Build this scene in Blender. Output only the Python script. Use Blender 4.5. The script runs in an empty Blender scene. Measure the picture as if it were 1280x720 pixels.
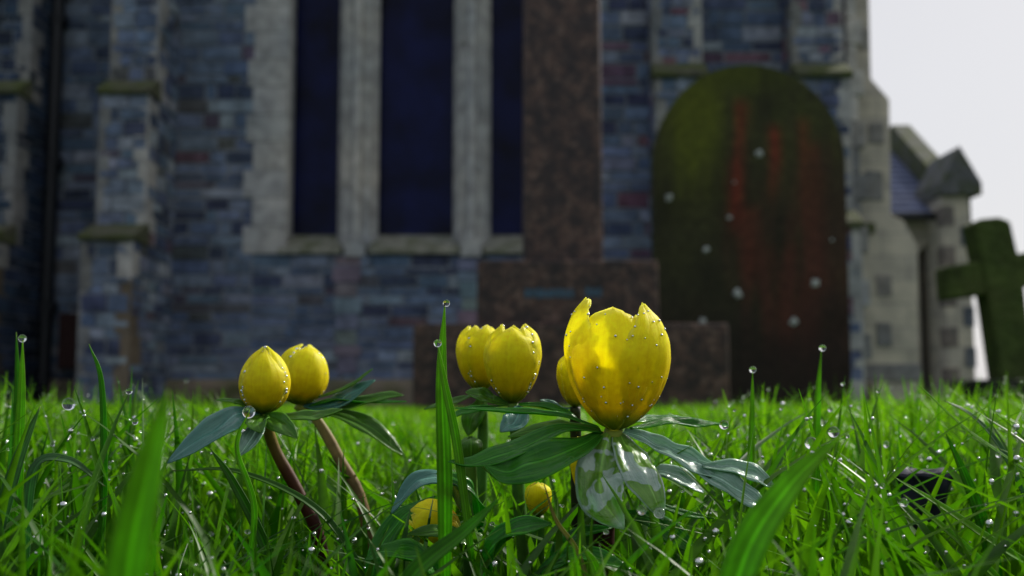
import bpy, bmesh, math, random
import numpy as np
from mathutils import Vector, Matrix, noise as mnoise
rad = math.radians
random.seed(7); RNG = np.random.default_rng(7)
scene = bpy.context.scene
COL = scene.collection

# ------------------------------------------------------------------ camera
CAM_H, FPX = 0.068, 1372.0
PITCH = math.atan(128.0 / FPX)
cam_d = bpy.data.cameras.new('camera'); cam = bpy.data.objects.new('camera', cam_d); COL.objects.link(cam)
cam_d.sensor_width = 36.0; cam_d.lens = FPX / 1280 * 36.0
cam.location = (0, 0, CAM_H); cam.rotation_euler = (rad(90) + PITCH, 0, 0)
cam_d.clip_start = 0.01; cam_d.clip_end = 2000
cam_d.dof.use_dof = True; cam_d.dof.focus_distance = 0.252; cam_d.dof.aperture_fstop = 20.0
scene.camera = cam

# ------------------------------------------------------------------ sky and sun
SUN_EL, SUN_AZ = rad(36), rad(48)          # azimuth measured from +Y (view direction) towards +X
world = bpy.data.worlds.new('World'); scene.world = world; world.use_nodes = True
wn, wl = world.node_tree.nodes, world.node_tree.links
wn.clear()
wo = wn.new('ShaderNodeOutputWorld'); bg = wn.new('ShaderNodeBackground'); bg.inputs['Strength'].default_value = 0.1
sky = wn.new('ShaderNodeTexSky'); sky.sky_type = 'NISHITA'; sky.sun_disc = False
sky.sun_elevation = SUN_EL; sky.sun_rotation = SUN_AZ; sky.air_density = 1.0; sky.dust_density = 2.0
geo = wn.new('ShaderNodeTexCoord')
dot = wn.new('ShaderNodeVectorMath'); dot.operation = 'DOT_PRODUCT'
dot.inputs[1].default_value = (math.sin(SUN_AZ) * .8, math.cos(SUN_AZ) * .8, 0.45)
cr = wn.new('ShaderNodeValToRGB')
cr.color_ramp.elements[0].position = 0.0; cr.color_ramp.elements[0].color = (3.2, 3.7, 4.6, 1)
cr.color_ramp.elements[1].position = 0.85; cr.color_ramp.elements[1].color = (5.9, 5.9, 6.1, 1)
mr = wn.new('ShaderNodeMapRange'); mr.inputs['From Min'].default_value = -0.9; mr.inputs['From Max'].default_value = 1.0
nz = wn.new('ShaderNodeTexNoise'); nz.inputs['Scale'].default_value = 2.2; nz.inputs['Detail'].default_value = 5
mul = wn.new('ShaderNodeMapRange'); mul.inputs['To Min'].default_value = 0.94; mul.inputs['To Max'].default_value = 1.05
mc = wn.new('ShaderNodeMix'); mc.data_type = 'RGBA'; mc.inputs[0].default_value = 0.9
vm = wn.new('ShaderNodeVectorMath'); vm.operation = 'SCALE'
wl.new(geo.outputs['Generated'], dot.inputs[0]); wl.new(dot.outputs['Value'], mr.inputs['Value'])
wl.new(mr.outputs['Result'], cr.inputs['Fac'])
wl.new(geo.outputs['Generated'], nz.inputs['Vector']); wl.new(nz.outputs['Fac'], mul.inputs['Value'])
wl.new(cr.outputs['Color'], vm.inputs[0]); wl.new(mul.outputs['Result'], vm.inputs['Scale'])
wl.new(sky.outputs['Color'], mc.inputs[6]); wl.new(vm.outputs['Vector'], mc.inputs[7])
wl.new(mc.outputs[2], bg.inputs['Color']); wl.new(bg.outputs['Background'], wo.inputs['Surface'])

sl = bpy.data.lights.new('sun', 'SUN'); sl.energy = 4.2; sl.angle = rad(3); sl.color = (1.0, 0.95, 0.86)
so = bpy.data.objects.new('sun', sl); COL.objects.link(so)
sdir = Vector((math.sin(SUN_AZ) * math.cos(SUN_EL), math.cos(SUN_AZ) * math.cos(SUN_EL), math.sin(SUN_EL)))
so.rotation_euler = (-sdir).to_track_quat('-Z', 'Y').to_euler(); so.location = sdir * 20

scene.view_settings.view_transform = 'Standard'; scene.view_settings.look = 'None'
scene.view_settings.exposure = 0.35; scene.view_settings.gamma = 1.0
scene.cycles.use_denoising = True
scene.cycles.caustics_reflective = False; scene.cycles.caustics_refractive = False
scene.cycles.max_bounces = 8; scene.cycles.transmission_bounces = 6; scene.cycles.diffuse_bounces = 3
scene.cycles.sample_clamp_indirect = 4.0

# ------------------------------------------------------------------ helpers
FWD = Vector((0, math.cos(PITCH), math.sin(PITCH))); UPV = Vector((0, -math.sin(PITCH), math.cos(PITCH)))
def P(px, py, Y):
    d = FWD * FPX + Vector((1, 0, 0)) * (px - 640) + UPV * (360 - py)
    return Vector((0, 0, CAM_H)) + d * (Y / d.y)
def proj(v):
    r = v - Vector((0, 0, CAM_H)); d = r.dot(FWD)
    return 640 + FPX * r.x / d, 360 - FPX * r.dot(UPV) / d
def px2m(px, Y): return px * Y / FPX
def Z(py, Y): return P(640, py, Y).z
def X(px, Y, py=300): return P(px, py, Y).x

def gz(y): return -.008 * min(max(0.0, y - 1.0), 8.0)
def tag(o, label=None, cat=None, group=None, kind=None):
    if label: o['label'] = label
    if cat: o['category'] = cat
    if group: o['group'] = group
    if kind: o['kind'] = kind
    return o
def link(name, me, mat=None, parent=None):
    o = bpy.data.objects.new(name, me); COL.objects.link(o)
    if mat is not None:
        if not me.materials: me.materials.append(mat)
    if parent is not None: o.parent = parent; o.matrix_parent_inverse = Matrix.Translation(-Vector(parent.location))
    return o
def empty(name, loc, label, cat, group=None):
    o = bpy.data.objects.new(name, None); o.location = loc; o.empty_display_size = 0.02; COL.objects.link(o)
    return tag(o, label, cat, group)
def mesh(name, verts, faces, smooth=False, cols=None, uvs=None):
    me = bpy.data.meshes.new(name); me.from_pydata([tuple(v) for v in verts], [], faces); me.update()
    if smooth: me.polygons.foreach_set('use_smooth', [True] * len(me.polygons))
    if cols is not None:
        a = me.color_attributes.new('Col', 'FLOAT_COLOR', 'POINT')
        a.data.foreach_set('color', np.array([(c[0], c[1], c[2], 1) for c in cols], dtype=np.float32).ravel())
    if uvs is not None:
        uv = me.uv_layers.new(name='UVMap'); idx = np.zeros(len(me.loops), dtype=np.int32); me.loops.foreach_get('vertex_index', idx)
        uv.data.foreach_set('uv', np.array(uvs, dtype=np.float32)[idx].ravel())
    return me
class MB:
    def __init__(s): s.v = []; s.f = []; s.c = []
    def hexa(s, p, c=(1, 1, 1)):          # 8 points: 0-3 bottom ccw, 4-7 top
        b = len(s.v); s.v += [tuple(x) for x in p]; s.c += [c] * 8
        for q in ((0, 3, 2, 1), (4, 5, 6, 7), (0, 1, 5, 4), (1, 2, 6, 5), (2, 3, 7, 6), (3, 0, 4, 7)):
            s.f.append(tuple(b + i for i in q))
    def box(s, x0, x1, y0, y1, z0, z1, c=(1, 1, 1), jit=0.0):
        p = [(x0, y0, z0), (x1, y0, z0), (x1, y1, z0), (x0, y1, z0), (x0, y0, z1), (x1, y0, z1), (x1, y1, z1), (x0, y1, z1)]
        if jit: p = [tuple(a + random.uniform(-jit, jit) for a in q) for q in p]
        s.hexa(p, c)
    def prism(s, poly, axis, a, b, c=(1, 1, 1)):   # poly 2D extruded along axis 'x' or 'y'
        n = len(poly); k = len(s.v)
        for w in (a, b):
            for (p, q) in poly: s.v.append((w, p, q) if axis == 'x' else (p, w, q))
        s.c += [c] * (2 * n)
        s.f.append(tuple(k + i for i in range(n))); s.f.append(tuple(k + n + i for i in reversed(range(n))))
        for i in range(n):
            j = (i + 1) % n; s.f.append((k + i, k + n + i, k + n + j, k + j))
    def tube(s, a, b, r0, r1=None, n=10, c=(1, 1, 1)):
        a, b = Vector(a), Vector(b); r1 = r0 if r1 is None else r1
        t = (b - a).normalized(); u = t.orthogonal().normalized(); w = t.cross(u); k = len(s.v)
        for q, r in ((a, r0), (b, r1)):
            for i in range(n):
                an = 2 * math.pi * i / n; s.v.append(tuple(q + u * math.cos(an) * r + w * math.sin(an) * r))
        s.c += [c] * (2 * n)
        for i in range(n):
            j = (i + 1) % n; s.f.append((k + i, k + j, k + n + j, k + n + i))
        s.f.append(tuple(k + i for i in reversed(range(n)))); s.f.append(tuple(k + n + i for i in range(n)))
    def build(s, name, mat, parent=None, bevel=0.0, smooth=False):
        me = mesh(name, s.v, s.f, smooth, s.c)
        bm = bmesh.new(); bm.from_mesh(me); bmesh.ops.recalc_face_normals(bm, faces=bm.faces); bm.to_mesh(me); bm.free()
        o = link(name, me, mat, parent)
        if bevel:
            m = o.modifiers.new('bevel', 'BEVEL'); m.width = bevel; m.segments = 2; m.limit_method = 'ANGLE'
        return o

def spline(pts, n):
    pts = [Vector(p) for p in pts]; q = [pts[0] * 2 - pts[1]] + pts + [pts[-1] * 2 - pts[-2]]
    out = []; m = len(pts) - 1
    for i in range(n):
        t = i / (n - 1) * m; k = min(int(t), m - 1); f = t - k
        a, b, c, d = q[k], q[k + 1], q[k + 2], q[k + 3]
        out.append(0.5 * ((2 * b) + (c - a) * f + (2 * a - 5 * b + 4 * c - d) * f * f + (3 * b - a - 3 * c + d) * f ** 3))
    return out
def cspline(ts, vs, t):
    k = 0
    while k < len(ts) - 2 and t > ts[k + 1]: k += 1
    f = (t - ts[k]) / (ts[k + 1] - ts[k])
    def sl(i):
        if i <= 0: return (vs[1] - vs[0]) / (ts[1] - ts[0])
        if i >= len(ts) - 1: return (vs[-1] - vs[-2]) / (ts[-1] - ts[-2])
        return (vs[i + 1] - vs[i - 1]) / (ts[i + 1] - ts[i - 1])
    h = ts[k + 1] - ts[k]; m0, m1 = sl(k) * h, sl(k + 1) * h
    return (2 * f ** 3 - 3 * f * f + 1) * vs[k] + (f ** 3 - 2 * f * f + f) * m0 + (-2 * f ** 3 + 3 * f * f) * vs[k + 1] + (f ** 3 - f * f) * m1

# ------------------------------------------------------------------ materials
def new_mat(name):
    m = bpy.data.materials.new(name); m.use_nodes = True; nt = m.node_tree
    b = nt.nodes['Principled BSDF']; return m, nt, b, nt.nodes['Material Output']
def ramp(nt, stops):
    r = nt.nodes.new('ShaderNodeValToRGB'); e = r.color_ramp.elements
    while len(e) > 1: e.remove(e[-1])
    e[0].position = stops[0][0]; e[0].color = (*stops[0][1], 1)
    for p, c in stops[1:]:
        x = e.new(p); x.color = (*c, 1)
    return r
def noise(nt, scale, detail=5, coord='Object', vscale=None, rough=.55):
    tc = nt.nodes.new('ShaderNodeTexCoord'); n = nt.nodes.new('ShaderNodeTexNoise')
    n.inputs['Scale'].default_value = scale; n.inputs['Detail'].default_value = detail; n.inputs['Roughness'].default_value = rough
    src = tc.outputs[coord]
    if vscale:
        mp = nt.nodes.new('ShaderNodeMapping'); mp.inputs['Scale'].default_value = vscale; nt.links.new(src, mp.inputs['Vector']); src = mp.outputs['Vector']
    nt.links.new(src, n.inputs['Vector']); return n
def mix(nt, fac, a, b, mode='MIX'):
    m = nt.nodes.new('ShaderNodeMix'); m.data_type = 'RGBA'; m.blend_type = mode
    for s, v in ((m.inputs[0], fac), (m.inputs[6], a), (m.inputs[7], b)):
        if isinstance(v, bpy.types.NodeSocket): nt.links.new(v, s)
        else: s.default_value = v if not isinstance(v, tuple) else (*v, 1)
    return m.outputs[2]
def bump(nt, b, src, strength, dist):
    n = nt.nodes.new('ShaderNodeBump'); n.inputs['Strength'].default_value = strength; n.inputs['Distance'].default_value = dist
    nt.links.new(src, n.inputs['Height']); nt.links.new(n.outputs['Normal'], b.inputs['Normal']); return n
def attr(nt, name='Col'):
    a = nt.nodes.new('ShaderNodeAttribute'); a.attribute_name = name; return a.outputs['Color']

def stone_mat(name, use_col=True, base=(.3, .3, .3), nscale=14, var=.45, rough=.9, moss=0.0, gloss_sp=.25, bs=.5, bd=.01):
    m, nt, b, o = new_mat(name); b.inputs['Roughness'].default_value = rough; b.inputs['Specular IOR Level'].default_value = gloss_sp
    src = attr(nt) if use_col else base
    n1 = noise(nt, nscale, 6); r1 = ramp(nt, [(.25, (1 - var,) * 3), (.75, (1 + var * .5,) * 3)]); nt.links.new(n1.outputs['Fac'], r1.inputs['Fac'])
    c = mix(nt, 1.0, src, r1.outputs['Color'], 'MULTIPLY')
    n3 = noise(nt, 1.3, 4); r3 = ramp(nt, [(.3, (.72, .76, .82)), (.7, (1.12, 1.06, 1.0))]); nt.links.new(n3.outputs['Fac'], r3.inputs['Fac'])
    c = mix(nt, 1.0, c, r3.outputs['Color'], 'MULTIPLY')
    if moss:
        n2 = noise(nt, 5, 6); r2 = ramp(nt, [(.5 - moss * .3, (0, 0, 0)), (.75 - moss * .3, (1, 1, 1))]); nt.links.new(n2.outputs['Fac'], r2.inputs['Fac'])
        c = mix(nt, r2.outputs['Color'], c, (.06, .075, .02))
    nt.links.new(c, b.inputs['Base Color']); n4 = noise(nt, nscale * 3, 6); bump(nt, b, n4.outputs['Fac'], bs, bd)
    return m
M_RUB = stone_mat('rubble_stone', nscale=9, var=.6)
M_DRESS = stone_mat('dressed_stone', nscale=9, var=.45)
M_SILL = stone_mat('mossy_sill', False, (.27, .27, .22), moss=.15)
M_MORTAR = stone_mat('mortar', False, (.24, .26, .29), nscale=30)
M_WEATH = stone_mat('weathering_stone', False, (.10, .10, .07), moss=.4)

def simple(name, col, rough=.5, metal=0, spec=.5, nscale=0, var=.3):
    m, nt, b, o = new_mat(name); b.inputs['Base Color'].default_value = (*col, 1); b.inputs['Roughness'].default_value = rough
    b.inputs['Metallic'].default_value = metal; b.inputs['Specular IOR Level'].default_value = spec
    if nscale:
        n = noise(nt, nscale, 5); r = ramp(nt, [(.3, tuple(c * (1 - var) for c in col)), (.7, tuple(min(1, c * (1 + var)) for c in col))])
        nt.links.new(n.outputs['Fac'], r.inputs['Fac']); nt.links.new(r.outputs['Color'], b.inputs['Base Color'])
    return m
M_GLASSDARK = simple('leaded_glass', (.003, .005, .034), .3, 0, .12, 3, .8)
M_LEAD = simple('window_lead', (.006, .007, .02), .6)
M_IRON = simple('black_iron', (.012, .013, .016), .5, 0, .4, 20)
M_SLATE = stone_mat('roof_slate', True, nscale=6, var=.25, rough=.55, gloss_sp=.4)
M_DOOR = simple('dark_blue_door', (.012, .02, .045), .5, 0, .4, 15)

# ------------------------------------------------------------------ ground
def make_ground():
    n = 140; xs = np.sign(np.linspace(-1, 1, n)) * np.abs(np.linspace(-1, 1, n)) ** 3.4 * 500
    v = []; f = []
    for j in range(n):
        for i in range(n):
            x, y = xs[i], xs[j] + 0
            z = 0.004 * mnoise.noise(Vector((x * 2, y * 2, 0))) if abs(x) < 30 and abs(y) < 30 else 0
            z += gz(y)
            v.append((x, y, z))
    for j in range(n - 1):
        for i in range(n - 1): f.append((j * n + i, j * n + i + 1, (j + 1) * n + i + 1, (j + 1) * n + i))
    m, nt, b, o = new_mat('lawn_soil'); b.inputs['Roughness'].default_value = .95
    n1 = noise(nt, 40, 6); r = ramp(nt, [(.35, (.02, .035, .008)), (.55, (.03, .075, .012)), (.75, (.05, .05, .02))])
    nt.links.new(n1.outputs['Fac'], r.inputs['Fac'])
    n2 = noise(nt, .5, 4); r2 = ramp(nt, [(.3, (.8, .9, .8)), (.7, (1.2, 1.1, 1))]); nt.links.new(n2.outputs['Fac'], r2.inputs['Fac'])
    nt.links.new(mix(nt, 1.0, r.outputs['Color'], r2.outputs['Color'], 'MULTIPLY'), b.inputs['Base Color'])
    n3 = noise(nt, 120, 6); bump(nt, b, n3.outputs['Fac'], .8, .01)
    o = link('lawn', mesh('lawn', v, f, True), m); o['kind'] = 'structure'
make_ground()

# ------------------------------------------------------------------ church
WALL_Y = 9.0
PAL = [((.10, .135, .21), 5), ((.13, .17, .25), 5), ((.18, .22, .29), 3.5), ((.055, .07, .12), 3), ((.26, .29, .34), 2.2), ((.13, .085, .11), .5), ((.09, .095, .10), 1.6), ((.10, .085, .12), .4)]
PALR = [((.10, .13, .21), 5), ((.13, .165, .25), 4), ((.18, .21, .29), 2.5), ((.055, .065, .12), 3), ((.26, .28, .34), 1.8), ((.17, .09, .12), 1.5), ((.13, .08, .12), 1.5)]
PAL_SHADE = [((.03, .05, .09), 3), ((.045, .065, .11), 2), ((.02, .03, .05), 2)]  # darker stones: shade painted into the far-left buttress
def pick(pal):
    c = random.choices([p[0] for p in pal], [p[1] for p in pal])[0]; k = random.uniform(.98, 1.32)
    return tuple(x * k * random.uniform(.94, 1.06) for x in c)
def panel(mb, org, u, nrm, W, H, pal, ch=(.05, .14), bl=(.09, .4), proud=.012, depth=.05):
    """coursed rubble blocks over the rectangle org + u*W + z*H, facing nrm"""
    org, u, nrm = Vector(org), Vector(u), Vector(nrm); zz = Vector((0, 0, 1)); z = 0
    while z < H - 1e-4:
        h = random.uniform(*ch)
        if H - z - h < ch[0] * .7: h = H - z
        x = 0
        while x < W - 1e-4:
            l = random.uniform(*bl)
            if W - x - l < bl[0] * .7: l = W - x
            g = random.uniform(.006, .012); c = pick(pal); pr = random.uniform(0, proud) + .004; j = lambda: random.uniform(-.004, .004)
            rows = [(x + g, z + g), (x + l - g, z + g), (x + l - g, z + h - g), (x + g, z + h - g)]
            fr = [org + u * (a + j()) + zz * (b2 + j()) + nrm * (pr + j() * .6) for a, b2 in rows]
            bk = [org + u * a + zz * b2 - nrm * depth for a, b2 in rows]
            mb.hexa([bk[0], bk[1], fr[1], fr[0], bk[3], bk[2], fr[2], fr[3]], c)
            x += l
        z += h

CH_H = 6.2
church = empty('church', (0, WALL_Y, 0), 'old stone church with tall dark lancet windows, buttresses and a slate-roofed porch', 'church')
wx0, wx1 = X(357, WALL_Y), X(677, WALL_Y)           # glazed opening
wz0, wz1 = Z(293, WALL_Y), 5.0
jl = wx0 - px2m(42, WALL_Y); jr = wx1 + px2m(42, WALL_Y)
XC = X(1074, WALL_Y); XL = -7.5
zsill = Z(318, WALL_Y)
mb = MB()
U = (1, 0, 0); N_ = (0, -1, 0)
panel(mb, (XL, WALL_Y, .14), U, N_, jl - XL, CH_H - .14, PAL)
panel(mb, (jl, WALL_Y, .14), U, N_, jr - jl, zsill - .14, PAL, ch=(.055, .12), bl=(.12, .36))
panel(mb, (jr, WALL_Y, .14), U, N_, XC - jr, CH_H - .14, PALR)
panel(mb, (jl, WALL_Y, wz1 + .1), U, N_, jr - jl, CH_H - wz1 - .1, PAL)
panel(mb, (XC, WALL_Y, .14), (0, 1, 0), (1, 0, 0), 3.0, CH_H - .14, PALR)
mb.build('wall', M_RUB, church)
mb = MB()
for a, b_, c, d in ((XL, jl, 0, CH_H), (jl, jr, 0, zsill - .01), (jr, XC - .002, 0, CH_H), (jl, jr, wz1 + .1, CH_H)):
    mb.box(a, b_, WALL_Y + .0, WALL_Y + .4, c, d)
mb.box(XC - .3, XC - .004, WALL_Y + .4, WALL_Y + 3, 0, CH_H)
mb.build('wall_mortar', M_MORTAR, church)
mb = MB()
mb.prism([(WALL_Y - .1, -.1), (WALL_Y - .1, .10), (WALL_Y - .02, .16), (WALL_Y + .05, .16), (WALL_Y + .05, -.1)], 'x', XL, XC + .05)
mb.build('plinth', stone_mat('plinth_stone', False, (.23, .19, .14), nscale=10, moss=.3), church)
mb = MB()   # main roof
mb.hexa([(XL, WALL_Y - .2, CH_H), (XC + .15, WALL_Y - .2, CH_H), (XC + .15, WALL_Y + 3, CH_H + 3.2), (XL, WALL_Y + 3, CH_H + 3.2),
         (XL, WALL_Y - .2, CH_H + .1), (XC + .15, WALL_Y - .2, CH_H + .1), (XC + .15, WALL_Y + 3, CH_H + 3.3), (XL, WALL_Y + 3, CH_H + 3.3)], (.09, .1, .14))
mb.build('roof', M_SLATE, church)

def dcol(k=1.0):
    c = random.choice([(.50, .50, .48), (.52, .51, .485), (.48, .48, .475), (.53, .52, .50)]); return tuple(x * k for x in c)
# window: surround, mullions, glass, sill
lights = [(357, 418), (470, 565), (613, 677)]
mb = MB()
for side, xa, s in (('l', wx0, -1), ('r', wx1, 1)):
    z = zsill; k = 0
    while z < wz1 + .1:
        h = .235; w = px2m(43 + random.uniform(9, 13) * (k % 2 == 0) + random.uniform(-2, 2), WALL_Y); x0, x1 = sorted((xa, xa + s * w))
        mb.box(x0, x1, WALL_Y - .018, WALL_Y + .3, z + .001, min(z + h, wz1 + .2) - .001, dcol(.9)); z += h; k += 1
    # moulded inner shaft and chamfer of the reveal
    mb.tube((xa + s * .006, WALL_Y + .06, wz0), (xa + s * .006, WALL_Y + .06, wz1), .02, c=dcol(.95))
    x0, x1 = sorted((xa + s * .05, xa - s * .006)); mb.box(x0, x1, WALL_Y + .12, WALL_Y + .3, wz0, wz1, dcol(.7))
mb.box(wx0, wx1, WALL_Y - .015, WALL_Y + .3, wz1, wz1 + .2, dcol())
mb.build('window_surround', M_DRESS, church, .006)
for i, (a, b_) in enumerate(((418, 470), (565, 613))):
    mb = MB(); x0, x1 = X(a, WALL_Y), X(b_, WALL_Y); xm = (x0 + x1) / 2; z = zsill + .06
    while z < wz1:
        h = random.uniform(.5, .8); zt = min(z + h, wz1)
        c = dcol(.86); mb.prism([(x0 + .03, WALL_Y + .28), (x0, WALL_Y + .14), (x0 + .05, WALL_Y + .03), (x1 - .05, WALL_Y + .03), (x1, WALL_Y + .14), (x1 - .03, WALL_Y + .28)], 'y', 0, 0, c) if False else None
        pl = [(x0 + .03, WALL_Y + .28), (x0, WALL_Y + .14), (x0 + .06, WALL_Y + .035), (x1 - .06, WALL_Y + .035), (x1, WALL_Y + .14), (x1 - .03, WALL_Y + .28)]
        k = len(mb.v); n = len(pl)
        for zz in (z + .003, zt - .003):
            for p in pl: mb.v.append((p[0], p[1], zz))
        mb.c += [c] * (2 * n)
        mb.f.append(tuple(k + q for q in range(n))); mb.f.append(tuple(k + n + q for q in reversed(range(n))))
        for q in range(n): mb.f.append((k + q, k + n + q, k + n + (q + 1) % n, k + (q + 1) % n))
        z = zt
    mb.tube((xm, WALL_Y + .02, zsill + .05), (xm, WALL_Y + .02, wz1), .045, n=14, c=dcol(.9))
    for dx in (-.115, .115): mb.tube((xm + dx, WALL_Y + .075, zsill + .05), (xm + dx, WALL_Y + .075, wz1), .02, n=10, c=dcol(.85))
    mb.box(xm - .085, xm + .085, WALL_Y - .04, WALL_Y + .05, zsill - .02, zsill + .12, dcol(.8))
    mb.build('mullion', M_DRESS, church)
for i, (a, b_) in enumerate(lights):
    x0, x1 = X(a, WALL_Y) - .02, X(b_, WALL_Y) + .02
    w = link('window', mesh('window', [], []), M_GLASSDARK, church); w_me = MB(); w_me.box(x0, x1, WALL_Y + .24, WALL_Y + .25, wz0, wz1); 
    bpy.data.objects.remove(w)
    w = w_me.build('window', M_GLASSDARK, church)
mb = MB(); mb.box(jl - .05, jr + .05, WALL_Y + .405, WALL_Y + .47, 0, CH_H); mb.build('light_block_slab', simple('light_block_dark', (.01, .01, .015), .9), church)  # unseen slab added to stop sunlight leaking through the window gaps
mb = MB()
for a, b_ in lights:
    x0, x1 = X(a, WALL_Y) - .06, X(b_, WALL_Y) + .06
    mb.prism([(WALL_Y - .05, zsill + .0), (WALL_Y - .05, zsill + .04), (WALL_Y + .24, wz0 + .03), (WALL_Y + .24, zsill)], 'x', x0, x1)
mb.build('window_sill', M_SILL, church, .004)
for xa in (X(437, WALL_Y), X(590, WALL_Y)):
    mb = MB(); z = .2    # pale run-off stones below a mullion
    while z < zsill - .02:
        h = random.uniform(.09, .15); w = random.uniform(.08, .15); z2 = min(z + h, zsill - .02)
        mb.box(xa - w, xa + w * random.uniform(.5, 1), WALL_Y - .024, WALL_Y + .05, z + .005, z2 - .005, tuple(c * random.uniform(.45, .7) for c in (.34, .36, .42)), .003); z = z2
    mb.build('stained_stone', M_DRESS, church)

def buttress(xl, xr, fronts, zs, pal, lit=1.0, left_quoin=True):
    """three-tier buttress; fronts = front Y of upper, middle, lower tier; zs = (z of lower offset, z of upper offset)"""
    b = MB(); core = MB(); tiers = [(-.1, zs[0], fronts[2]), (zs[0], zs[1], fronts[1]), (zs[1], CH_H - .4, fronts[0])]
    for z0, z1, fy in tiers:
        panel(b, (xl, fy, z0), U, N_, xr - xl, z1 - z0, pal, bl=(.1, .22))
        panel(b, (xr, fy, z0), (0, 1, 0), (1, 0, 0), WALL_Y - fy, z1 - z0, pal, bl=(.12, .3))
        panel(b, (xl, fy, z0), (0, 1, 0), (-1, 0, 0), WALL_Y - fy, z1 - z0, pal, bl=(.12, .3))
        core.box(xl + .001, xr - .001, fy + .001, WALL_Y + .1, z0, z1)
    o = b.build('buttress', M_RUB, church)
    co = core.build('buttress_mortar', M_MORTAR, o)
    for side in ('r', 'l'):
        q = MB(); k = 0
        for z0, z1, fy in tiers:
            z = z0 + (.1 if z0 < 0 else .0)
            while z < z1 - .08:
                h = random.uniform(.17, .26); h = z1 - z if z1 - z - h < .09 else h; a, c2 = (.06, .22) if k % 2 else (.10, .15)
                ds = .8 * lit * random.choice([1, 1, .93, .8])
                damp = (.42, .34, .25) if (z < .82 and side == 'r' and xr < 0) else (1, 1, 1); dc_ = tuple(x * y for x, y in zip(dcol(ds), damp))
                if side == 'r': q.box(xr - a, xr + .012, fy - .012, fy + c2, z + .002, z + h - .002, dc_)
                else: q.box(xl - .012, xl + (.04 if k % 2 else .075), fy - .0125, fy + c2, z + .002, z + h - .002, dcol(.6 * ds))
                z += h; k += 1
        q.build('quoin', M_DRESS, o)
    for z, fa, fb in ((zs[0], fronts[1], fronts[2]), (zs[1], fronts[0], fronts[1])):
        w = MB(); w.prism([(fb - .05, z - .01), (fb - .05, z + .03), (fa - .02, z + .15), (fa + .03, z + .15), (fa + .03, z - .01)], 'x', xl - .03, xr + .03)
        w.build('weathering', M_WEATH, o, .006)
    return o
F1 = (8.50, 8.32, 8.05)
xr1 = X(215, WALL_Y); xl1 = xr1 - .36
buttress(xl1, xr1, F1, (Z(300, 8.1), Z(118, 8.35)), PAL)
xr0 = X(16, 8.35); buttress(xr0 - .42, xr0, F1, (Z(300, 8.1), Z(118, 8.35)), PAL_SHADE, .6)  # deep shade painted in by dark stones and dimmed quoins
F2 = (8.70, 8.55, 8.4)
buttress(X(823, 8.55), X(884, 8.55), F2, (Z(284, 8.45), Z(98, 8.6)), PALR)
buttress(X(1003, 8.55), X(1066, 8.55), F2, (Z(284, 8.45), Z(98, 8.6)), PALR)
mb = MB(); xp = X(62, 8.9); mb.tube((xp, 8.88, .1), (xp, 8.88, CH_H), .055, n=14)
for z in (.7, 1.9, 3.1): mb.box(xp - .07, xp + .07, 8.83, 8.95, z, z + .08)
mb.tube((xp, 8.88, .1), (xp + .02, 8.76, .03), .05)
mb.build('shade_band_pipe', M_IRON, church)  # black pipe added to stand in for the corner's band of shade
mb = MB(); x0 = X(80, 8.9); mb.box(x0, x0 + .16, 8.86, 8.99, Z(460, 8.9), Z(392, 8.9)); mb.build('vent_grille', simple('rusty_vent', (.035, .014, .012), .8, 0, .3, 20), church)

# stepped side buttress at the corner, seen edge-on, pale lit stone
SB = 9.25
pts = [(1062, 0), (1088, 0), (1089, 98), (1112, 124), (1114, 268), (1130, 276), (1147, 308), (1148, 500), (1062, 500)]
poly = [(P(a, b_, SB).x, P(a, b_, SB).z) for a, b_ in pts]
poly[0] = (poly[0][0], 5.4); poly[1] = (poly[1][0], 5.0); poly[-1] = (poly[-1][0], -.1); poly[-2] = (poly[-2][0], -.1)
m_cream, nt, b, o_ = new_mat('cream_ashlar'); b.inputs['Roughness'].default_value = .9
br = nt.nodes.new('ShaderNodeTexBrick'); tc = nt.nodes.new('ShaderNodeTexCoord'); sx = nt.nodes.new('ShaderNodeSeparateXYZ'); cx = nt.nodes.new('ShaderNodeCombineXYZ'); ad = nt.nodes.new('ShaderNodeMath'); ad.operation = 'ADD'
nt.links.new(tc.outputs['Object'], sx.inputs[0]); nt.links.new(sx.outputs[0], ad.inputs[0]); nt.links.new(sx.outputs[1], ad.inputs[1]); nt.links.new(ad.outputs[0], cx.inputs[0]); nt.links.new(sx.outputs[2], cx.inputs[1])
nt.links.new(cx.outputs[0], br.inputs['Vector']); br.inputs['Scale'].default_value = 1; br.inputs['Brick Width'].default_value = .42; br.inputs['Row Height'].default_value = .2; br.inputs['Mortar Size'].default_value = .006
br.inputs['Color1'].default_value = (.50, .46, .38, 1); br.inputs['Color2'].default_value = (.42, .39, .34, 1); br.inputs['Mortar'].default_value = (.32, .30, .27, 1)
n1 = noise(nt, 5, 6); r1 = ramp(nt, [(.3, (.7, .7, .7)), (.7, (1.15, 1.12, 1.08))]); nt.links.new(n1.outputs['Fac'], r1.inputs['Fac'])
nt.links.new(mix(nt, 1.0, br.outputs['Color'], r1.outputs['Color'], 'MULTIPLY'), b.inputs['Base Color']); bump(nt, b, br.outputs['Fac'], -.4, .01)
mb = MB(); mb.prism(poly, 'y', SB, SB + .55); sbo = mb.build('corner_buttress', m_cream, church, .01)
mb = MB()
for a, b_, c, d in ((1086, 154, 1104, 180), (1082, 214, 1102, 250), (1096, 344, 1114, 370), (1096, 404, 1114, 432), (1073, 38, 1084, 62), (1062, 455, 1150, 476)):
    mb = MB(); p, q = P(a, d, SB), P(c, b_, SB); mb.box(p.x, q.x, SB - .015, SB + .1, p.z, q.z, (.26, .25, .24), .006); mb.build('dark_quoin', M_DRESS, sbo, .004)
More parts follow.
